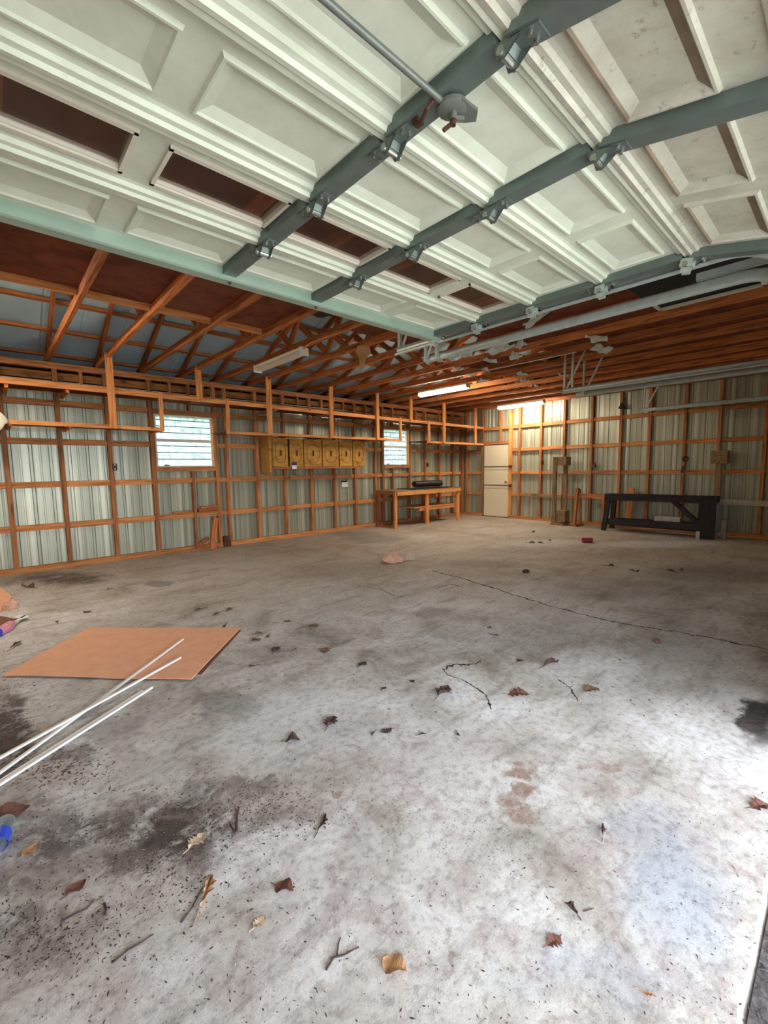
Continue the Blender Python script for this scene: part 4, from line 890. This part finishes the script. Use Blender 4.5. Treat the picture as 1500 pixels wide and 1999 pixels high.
# white rods, laid from the board edge out of the frame
RODS = [((358, 1253), (0, 1513), .024, .010, 'longest white plastic rod reaching farthest onto the hardboard sheet'), ((353, 1290), (0, 1489), .026, .025, 'white plastic rod crossing over the longest rod'), ((297, 1344), (0, 1534), .008, .008, 'white plastic rod ending just before the hardboard sheet'), ((297, 1344), (0, 1534), .007, .007, 'thin white plastic rod lying tight against the one that ends before the sheet')]
for i, (a, b, za, zb, lab) in enumerate(RODS):
    A, B = floor_px(*a), floor_px(*b); B = A+(B-A)*1.15; A.z = za; B.z = zb
    if i == 3:
        d_ = (B-A).normalized(); o_ = Vector((d_.y, -d_.x, 0)); o_ = o_ if o_.y > 0 else -o_; A = A+o_*.026+d_*.05; B = B+o_*.022
    tag(build('plastic_rod', MB().beam(A, B, .016 if i < 3 else .010, .012), PVC), lab, 'rod')
# litter at the left border
p0 = floor_px(0, 1168)
mb = patch(floor_px(-60, 1198), floor_px(2, 1196), floor_px(24, 1166), floor_px(-40, 1132), 6, lambda u, v: .004+.22*(1-u)*v*.6, .006)
tag(build('leaning_hardboard', mb, HARDB), 'bent brown hardboard piece lying beside the wall end of the floor', 'board')
mb = patch(floor_px(-60, 1240), floor_px(0, 1238), floor_px(34, 1212), floor_px(-40, 1206), 6, lambda u, v: .006+.02*math.sin(PI*u)*v, .01)
tag(build('brown_cardboard', mb, HARDB_E), 'dark brown cardboard flap under a white and pink brush', 'cardboard')
br = empty('toy_paddle', floor_px(30, 1225), 'white handled paddle with pink and lilac wrapper lying on the floor', 'toy')
A, B, C_, D_ = floor_px(50, 1208), floor_px(28, 1221), floor_px(12, 1232), floor_px(-20, 1250)
for q in (A, B, C_, D_): q.z = .03
build('handle', MB().beam(A, B, .02, .012).beam(floor_px(32, 1210)+Vector((0, 0, .03)), floor_px(50, 1211)+Vector((0, 0, .03)), .07, .012), PVC, br)
build('wrapper', MB().tube([B, B.lerp(C_, .5), C_, D_], [.014, .04, .045, .03], 8), PINK, br, smooth=True); build('lilac_end', MB().tube([C_.lerp(D_, .5), D_, D_+(D_-C_)*.6], [.042, .04, .02], 8), BLUE, br, smooth=True)
bo = empty('water_bottle', floor_px(10, 1640), 'crushed clear plastic bottle with blue cap end lying on the floor', 'bottle')
A, B = floor_px(14, 1612)+Vector((0, 0, .032)), floor_px(-4, 1668)+Vector((0, 0, .030)); dv = (B-A).normalized(); sd = Vector((-dv.y, dv.x, 0))
frm = []; prf = [(.0, .004), (.006, .02), (.015, .029), (.03, .031), (.045, .028), (.06, .032), (.075, .028), (.09, .032), (.105, .028), (.12, .032), (.15, .031)]
ln = (B-A).length; vs = []; n = 18
for (h, r) in prf:
    for i in range(n): a = 2*PI*i/n; vs.append(A+dv*h*1.0+sd*r*math.cos(a)*1.05+Vector((0, 0, r*math.sin(a)*.92)))
build('bottle_body', MB().add(vs, [(j*n+i, j*n+(i+1) % n, (j+1)*n+(i+1) % n, (j+1)*n+i) for j in range(len(prf)-1) for i in range(n)]), BOTTLE, bo, smooth=True)
build('blue_label', MB().cyl(A+dv*.085, A+dv*.15, .0325, 18, caps=False), BLUE, bo, smooth=True)
build('blue_cap', MB().cyl(A+dv*.185, A+dv*.20, .014, 14), BLUE, bo); build('bottle_neck', MB().cyl(A+dv*.15, A+dv*.187, .03, 14, r2=.012), BOTTLE, bo, smooth=True)

# ------------------------------------------------------------------ small things on the slab
def lump(name, px, py, sx, sy, sz, mat, lab, cat, rot=0, seed=0, freq=2.2):
    bm = bmesh.new(); bmesh.ops.create_icosphere(bm, subdivisions=3, radius=1); c = floor_px(px, py)
    for v in bm.verts:
        p = v.co*(1+.35*noise.noise(v.co*freq+Vector((seed, 0, 0)))); p = Vector((p.x*sx, p.y*sy, max(p.z, -.3)*sz+.3*sz)); p.rotate(Matrix.Rotation(rot, 3, 'Z')); v.co = c+p
    bm.verts.index_update(); mb = MB().add([v.co.copy() for v in bm.verts], [[v.index for v in f.verts] for f in bm.faces]); bm.free()
    return tag(build(name, mb, mat, smooth=True), lab, cat)
lump('broken_stone', 768, 1097, .17, .10, .10, STONE, 'large pinkish broken stone lying in the middle of the floor', 'stone', -.7, 1)
lump('broken_stone', 800, 1092, .11, .075, .075, LEAF_PALE, 'smaller pale stone touching the large pinkish stone', 'stone', -.3, 2)
cn = floor_px(1146, 1059); tag(build('red_can', MB().cyl(cn+Vector((-.06, .06, .045)), cn+Vector((.05, -.08, .045)), .045, 16), REDC, smooth=True), 'crushed red can lying on the floor toward the sawhorse', 'can')
lump('broken_stone', 22, 1189, .07, .05, .07, STONE, 'pale broken chunk lying by the brown hardboard piece', 'stone', .3, 8, 2.5)
lump('pine_cone', 1042, 1039, .035, .03, .03, LEAF_BRN, 'small yellowish clump on the far floor before the tall stand', 'cone', 0, 4)
lump('dark_pebble', 1282, 1253, .03, .022, .02, LEAF_RED, 'small reddish pebble alone on the floor beyond the long crack', 'pebble', 0, 5)
lump('dark_pebble', 1027, 1117, .06, .04, .03, DIRT, 'dark clod on the far floor between the long crack and the red can', 'pebble', 0, 6)

def leaf(px, py, size, kind, mat, rot, lab=None, grp=None, curl=.25, ln=1.0):
    c = floor_px(px, py); L_ = size*ln
    oak = [(0, .04), (.1, .10), (.18, .28), (.26, .14), (.36, .42), (.46, .2), (.58, .46), (.66, .24), (.78, .34), (.88, .16), (1, 0)]
    oval = [(i/14, .03+.36*math.sin(PI*(i/14)**.85)*(1+.10*math.sin(i*2.4+px))*(1 if i < 14 else 0)) for i in range(15)]
    half = [(0, .02), (.2, .07), (.4, .10), (.48, .24), (.56, .12), (.66, .26), (.74, .12), (.9, .08), (1, .02)]
    pr = {'oak': oak, 'oval': oval, 'half': half}[kind]; mb = MB(); vs = []
    for t, w in pr:
        zc = curl*size*(.25+.5*math.sin(t*PI*1.3+rot))*.5; ze = zc+curl*size*(.35+.35*math.sin(7*t+rot*3))
        vs += [((t-.5)*L_, -w*size, max(.001, ze)), ((t-.5)*L_, 0, max(.0015, zc*.5)), ((t-.5)*L_, (w if kind != 'half' else w*.25)*size, max(.001, ze*.8))]
    fs = []
    for i in range(len(pr)-1): a = 3*i; fs += [(a, a+1, a+4, a+3), (a+1, a+2, a+5, a+4)]
    k = len(vs); vs += [(x, y, z+.0012) for x, y, z in vs]; fs += [tuple(q+k for q in f[::-1]) for f in fs]
    mb.add(vs, fs)
    mb.tube([(-.5*L_-.30*size, .03*size, .002), (-.5*L_-.12*size, .0, .004), (-.5*L_, 0, .003)], [.0015, .0016, .0018], 5)
    R_ = Matrix.Rotation(rot, 3, 'Z'); mb.v = [R_ @ p + c for p in mb.v]
    o = build('fallen_leaf', mb, mat, calc=False)
    return tag(o, lab, 'leaf', grp)
LV = [(770, 1888, .075, 'oval', LEAF_TAN, -1.2, 'crumpled veined tan leaf beside a forked twig', None, .30),
      (402, 1742, .12, 'half', LEAF_TAN, .9, 'long torn light tan leaf with dark stem near the dark soil', None, .25),
      (1082, 1838, .055, 'oak', LEAF_RED, -.3, 'torn reddish brown leaf alone on pale concrete', None, .15),
      (555, 1735, .07, 'oval', LEAF_RED, -1.1, 'dark reddish folded leaf at the edge of the dark soil', None, .35),
      (385, 1645, .075, 'oak', LEAF_PALE, .3, 'pale curled leaf lying on the dark soil', None, .35),
      (507, 1803, .045, 'oak', LEAF_PALE, .1, 'small pale crumbling leaf scrap on the concrete', None, .25),
      (1486, 1575, .09, 'oak', LEAF_RED, -.6, 'large purple brown leaf near the slab edge', None, .25),
      (1264, 1940, .04, 'half', LEAF_TAN, -1.2, 'tiny orange leaf strip near the slab edge', None, .2),
      (1176, 1625, .06, 'half', LEAF_RED, .4, 'thin curled reddish leaf on the bright concrete', None, .5),
      (645, 1412, .10, 'oak', LEAF_DRK, .6, 'dark wet leaf cluster in the middle of the pale concrete', None, .35),
      (572, 1446, .075, 'oval', LEAF_DRK, -.6, 'dark curled leaf beside the wet leaf cluster', None, .5),
      (628, 1608, .09, 'half', LEAF_DRK, .6, 'dark green narrow leaf at the tip of the dark soil', None, .2),
      (865, 1352, .13, 'oak', LEAF_DRK, .2, 'dark shredded leaf at the foot of a short crack', None, .35),
      (1013, 1356, .13, 'oak', LEAF_RED, -.8, 'reddish brown oak leaf with pale torn middle', None, .2),
      (1156, 1347, .11, 'oak', LEAF_BRN, -.4, 'dull yellow brown leaf on the greenish concrete', None, .2),
      (1076, 1297, .16, 'half', LEAF_DRK, -.2, 'dark curled leaf strip before the long crack', None, .4),
      (1115, 1775, .05, 'half', LEAF_DRK, 1.3, 'dark folded leaf stalk on the bright concrete', None, .6),
      (20, 1588, .13, 'oval', LEAF_RED, -.2, 'red brown wet leaf by the crushed bottle', None, .2),
      (60, 1660, .06, 'oval', LEAF_TAN, .5, 'small orange leaf by the blue end of the bottle', None, .2),
      (150, 1735, .06, 'oval', LEAF_RED, .3, 'small rusty leaf on the dark soil', None, .3)]
for a in LV: leaf(*a)
small = [(612, 1222, .13, 'oak', LEAF_BRN), (635, 1270, .13, 'oak', LEAF_BRN), (708, 1297, .10, 'oval', LEAF_DRK), (450, 1190, .16, 'half', LEAF_BRN), (390, 1190, .14, 'half', LEAF_BRN), (425, 1198, .16, 'half', LEAF_BRN), (505, 1238, .12, 'half', LEAF_BRN), (525, 1242, .12, 'half', LEAF_BRN), (538, 1270, .12, 'oak', LEAF_DRK), (575, 1268, .08, 'half', LEAF_BRN), (495, 1300, .08, 'half', LEAF_DRK), (560, 1213, .08, 'oval', LEAF_BRN), (440, 1222, .12, 'half', LEAF_RED), (1190, 1105, .14, 'half', LEAF_DRK), (1240, 1115, .14, 'half', LEAF_DRK), (1310, 1115, .2, 'half', LEAF_DRK), (1330, 1112, .16, 'half', LEAF_DRK), (1075, 1055, .22, 'half', LEAF_RED), (1055, 1060, .2, 'half', LEAF_RED), (1036, 1060, .2, 'half', LEAF_BRN), (1016, 1290, .07, 'oval', LEAF_DRK), (955, 1225, .05, 'oval', LEAF_DRK), (965, 1240, .09, 'half', LEAF_DRK), (750, 1345, .05, 'oval', LEAF_DRK), (805, 1330, .05, 'oval', LEAF_DRK), (755, 1427, .08, 'oak', LEAF_DRK), (825, 1434, .06, 'half', LEAF_DRK), (895, 1433, .06, 'half', LEAF_DRK), (730, 1432, .06, 'half', LEAF_DRK), (110, 1215, .12, 'half', LEAF_BRN), (170, 1195, .10, 'oval', LEAF_BRN), (30, 1260, .2, 'half', LEAF_BRN), (215, 1150, .1, 'half', LEAF_BRN), (55, 1147, .3, 'half', LEAF_BRN), (500, 1250, .1, 'oak', LEAF_BRN)]
for i, (x, y, s_, kd, m) in enumerate(small): leaf(x, y, s_*.82, kd, m, random.uniform(-3, 3), 'small dry brown leaf scrap scattered on the concrete', 'dry leaf scraps on the slab', random.uniform(.1, .35))
def twig(pxs, r, lab, br=None):
    P = [floor_px(*p)+Vector((0, 0, r+.002*(i % 2))) for i, p in enumerate(pxs)]; mb = MB().tube(P, [r*(1-.5*i/len(P)) for i in range(len(P))], 6)
    if br: Q = [floor_px(*p)+Vector((0, 0, r)) for p in br]; mb.tube(Q, [r*.7*(1-.4*i/len(Q)) for i in range(len(Q))], 6)
    tag(build('twig', mb, TWIG), lab, 'twig')
twig([(637, 1895), (652, 1872), (672, 1866), (690, 1857), (701, 1851)], .0032, 'forked dark twig near the veined tan leaf', [(658, 1868), (661, 1845), (665, 1832)])
twig([(220, 1881), (250, 1857), (275, 1842), (300, 1826)], .0028, 'thin straight twig on the concrete below the dark soil')
twig([(204, 1765), (208, 1780), (205, 1788)], .004, 'tiny bent black twig beside the dark soil')
twig([(354, 1802), (375, 1775), (395, 1735)], .003, 'dark leaf stem at the base of the long torn leaf')
twig([(462, 1625), (463, 1598), (466, 1582)], .005, 'thick short twig in the dark soil', [(450, 1612), (459, 1628)])
twig([(120, 1800), (150, 1785), (170, 1775), (185, 1757)], .003, 'thin twig running through the dark soil')
twig([(1140, 1780), (1160, 1775)], .002, 'tiny dark twig bit on the bright concrete')

# crumbs: grit, chips and shredded leaves nobody could count
def crumbs(name, n, gen, mat, lab, flat=True):
    mb = MB()
    for _ in range(n):
        p, s_ = gen(); a = random.uniform(0, 6.28); l_ = s_*random.uniform(.7, 1.8); w_ = s_*random.uniform(.25, .6); h_ = s_*random.uniform(.1, .45)
        u = Vector((math.cos(a), math.sin(a), 0)); v = Vector((-u.y, u.x, 0))
        t = Vector((0, 0, .0008)); up = Vector((0, 0, h_)); k = random.uniform(-.3, .3)
        vs = [p-u*l_+t, p+v*w_+t, p+u*l_+t, p-v*w_+t, p+u*l_*k+up]
        mb.add(vs, [(0, 1, 4), (1, 2, 4), (2, 3, 4), (3, 0, 4)])
    return tag(build(name, mb, mat, calc=False), lab, 'debris', kind='stuff')
def rpx(x0, x1, y0, y1, smin, smax):
    def f():
        p = floor_px(random.uniform(x0, x1), y0+(y1-y0)*random.random()); return p, smin+(smax-smin)*random.random()**2.5
    return f
def gauss(spots, smin, smax):
    def f():
        x, y, sx, sy = random.choice(spots); return floor_px(random.gauss(x, sx), max(1128 if y < 1200 else 1010, random.gauss(y, sy))), random.uniform(smin, smax)
    return f
crumbs('leaf_crumbs', 2400, rpx(-20, 1500, 1380, 1999, .0010, .0048), LEAF_DRK, 'dark leaf crumbs scattered over the near concrete')
crumbs('leaf_crumbs', 500, rpx(-20, 1500, 1130, 1400, .004, .014), LEAF_BRN, 'brown leaf crumbs scattered over the far concrete')
crumbs('soil_crumbs', 3200, gauss([(330, 1650, 70, 60), (420, 1580, 80, 40), (200, 1610, 130, 30), (100, 1830, 100, 40), (15, 1420, 30, 60), (250, 1720, 150, 60), (120, 1480, 60, 25), (520, 1570, 80, 30), (20, 1350, 30, 30)], .0015, .006), DIRT, 'black soil crumbs in the dirt patches')
crumbs('leaf_mould', 900, gauss([(150, 1136, 35, 6), (60, 1144, 35, 5), (20, 1400, 28, 45), (100, 1500, 60, 20)], .003, .011), LEAF_RED, 'red brown leaf mould along the wall and beside the rods')
crumbs('white_chips', 900, gauss([(780, 1520, 70, 40), (700, 1410, 90, 40), (340, 1680, 90, 60), (470, 1590, 60, 40), (1000, 1600, 250, 150), (250, 1800, 200, 100)], .0008, .0028), PAPER, 'tiny white chips glinting on the near concrete')
crumbs('purple_grit', 1300, gauss([(770, 1530, 70, 40), (830, 1590, 90, 40), (650, 1440, 80, 30), (900, 1430, 90, 35), (700, 1480, 120, 40), (1000, 1640, 60, 40)], .001, .0035), LEAF_DRK, 'fine purple grit spread over the tan concrete')
crumbs('gravel', 1500, lambda: (Vector((random.uniform(.6, 2.6), random.uniform(-.6, .09), -.008)), random.uniform(.003, .012)), DRIVE, 'loose dark gravel in front of the slab edge')

# ------------------------------------------------------------------ scraps caught among the trusses
def scrap(c, sx, sy, rot, tilt, mat, lab, grp, seed):
    vs = []; n = 5; fs = []
    for i in range(n+1):
        for j in range(n+1):
            u, v = i/n-.5, j/n-.5; e = 1+.35*noise.noise(Vector((u*3+seed, v*3, 0)))
            vs.append(Vector((u*sx*e, v*sy*e, .05*noise.noise(Vector((u*4, v*4, seed))))))
    R_ = Matrix.Rotation(rot, 3, 'Z') @ Matrix.Rotation(tilt, 3, 'X'); vs = [R_ @ p + Vector(c) for p in vs]
    q = lambda i, j: i*(n+1)+j
    for i in range(n):
        for j in range(n): fs.append((q(i, j), q(i+1, j), q(i+1, j+1), q(i, j+1)))
    k = len(vs); nrm = R_ @ Vector((0, 0, .004)); vs2 = vs+[p+nrm for p in vs]; fs2 = fs+[tuple(a+k for a in f[::-1]) for f in fs]
    return tag(build('paper_scrap', MB().add(vs2, fs2), mat), lab, 'scrap', grp)
SP = [(5.13, 3.85, .26, .14, .5, .1), (5.2, 3.35, .40, .10, 1.2, .8), (5.25, 3.08, .2, .1, .9, .6), (5.7, 3.8, .22, .14, .2, .4), (5.75, 3.45, .2, .12, .7, .3), (6.1, 4.2, .16, .1, .3, .5), (6.9, 4.75, .18, .1, .8, .2), (6.9, 4.0, .2, .14, .3, .3), (5.8, 2.3, .24, .16, .2, .3), (6.3, 2.45, .22, .16, .7, .5), (4.2, 1.85, .30, .10, 1.0, .2), (4.55, 2.5, .34, .08, .9, .2), (4.0, 2.6, .26, .09, .8, .3), (5.75, 4.45, .14, .1, .4, .4), (7.5, 4.3, .18, .1, .1, .2), (7.6, 3.6, .16, .1, .4, .3), (8.1, 4.4, .14, .09, .2, .3), (4.9, 4.3, .26, .2, .4, .2)]
for i, (x, y, sx, sy, ro, ti) in enumerate(SP): scrap((x, y, ZC-.012-.5*sy*1.35*math.sin(ti*.5)), sx*1.35, sy*1.35, ro, ti*.5, SCRAP, 'torn white insulation paper scrap caught under the truss chords', 'torn paper scraps among the trusses', i*3.1)
mb = MB(); P = [Vector(p) for p in ((3.80, 4.52, 3.06), (3.83, 4.55, 2.98), (3.85, 4.60, 2.92), (3.86, 4.62, 2.84), (3.87, 4.64, 2.77))]
vs = []
for i, p in enumerate(P):
    w = (.08, .10, .045, .035, .016)[i]
    for s_ in (-1, -.3, .4, 1): vs.append(p+Vector((w*s_*.7, -w*s_*.7, .03*noise.noise(Vector((i, s_*2, 0)))-abs(s_)*.02)))
fs = [(i*4+j, i*4+j+1, i*4+j+5, i*4+j+4) for i in range(4) for j in range(3)]
k = len(vs); fs += [tuple(a+k for a in f[::-1]) for f in fs]; vs = vs+[p+Vector((.003, .003, .002)) for p in vs]
tag(build('torn_paper', mb.add(vs, fs), KRAFT), 'torn tan paper strip hanging down through the trusses', 'paper')
lump_ = bmesh.new(); bmesh.ops.create_icosphere(lump_, subdivisions=3, radius=1)
for v in lump_.verts:
    p = v.co*(1+.4*noise.noise(v.co*2)); v.co = Vector((2.95+p.x*.22, 4.15+p.y*.3, 3.28+p.z*.13))
lump_.verts.index_update(); mb = MB().add([v.co.copy() for v in lump_.verts], [[v.index for v in f.verts] for f in lump_.faces]); lump_.free()
tag(build('dark_bag', mb, BLACK, smooth=True), 'black bag stuffed above the truss chords at the end of the attic boards', 'bag')

# ------------------------------------------------------------------ trees beyond the windows
def crown(seed, n=5200):
    rnd = random.Random(seed); mb = MB()
    for _ in range(n):
        d = Vector((rnd.gauss(0, 1), rnd.gauss(0, 1), rnd.gauss(0, 1))).normalized()*(rnd.random()**.4); p = Vector((d.x*2.2, d.y*1.8, d.z*2.6))
        a = Vector((rnd.gauss(0, 1), rnd.gauss(0, 1), rnd.gauss(0, 1))).normalized(); b = a.orthogonal().normalized(); s_ = rnd.uniform(.12, .30)
        mb.add([p-a*s_, p+b*s_*.5, p+a*s_, p-b*s_*.5], [(0, 1, 2, 3)])
    return mb.mesh('crown')
CR = [crown(3), crown(9)]
for me_ in CR: me_.materials.append(FOLI)
for i, (x, y, s_) in enumerate(((.2, 12.6, .95), (5.0, 12.8, 1.0), (9.8, 12.6, 1.0), (14.6, 12.8, 1.05), (19.6, 13.0, 1.0), (2.4, 17.4, 1.25), (8.4, 17.4, 1.3), (14.6, 17.8, 1.3), (21, 18, 1.35))):
    r = empty('tree', (x, y, -.06), 'leafy green tree standing outside behind the back wall windows', 'tree', 'trees behind the back wall')
    o = bpy.data.objects.new('crown', CR[i % 2]); COL.objects.link(o); o.parent = r; o.location = (0, 0, 2.9*s_); o.scale = (s_, s_, s_); o['kind'] = 'stuff'
    build('trunk', MB().cyl((x, y, -.06), (x+.1, y, 3.0*s_), .16, 10, r2=.08), BARK, r, smooth=True)
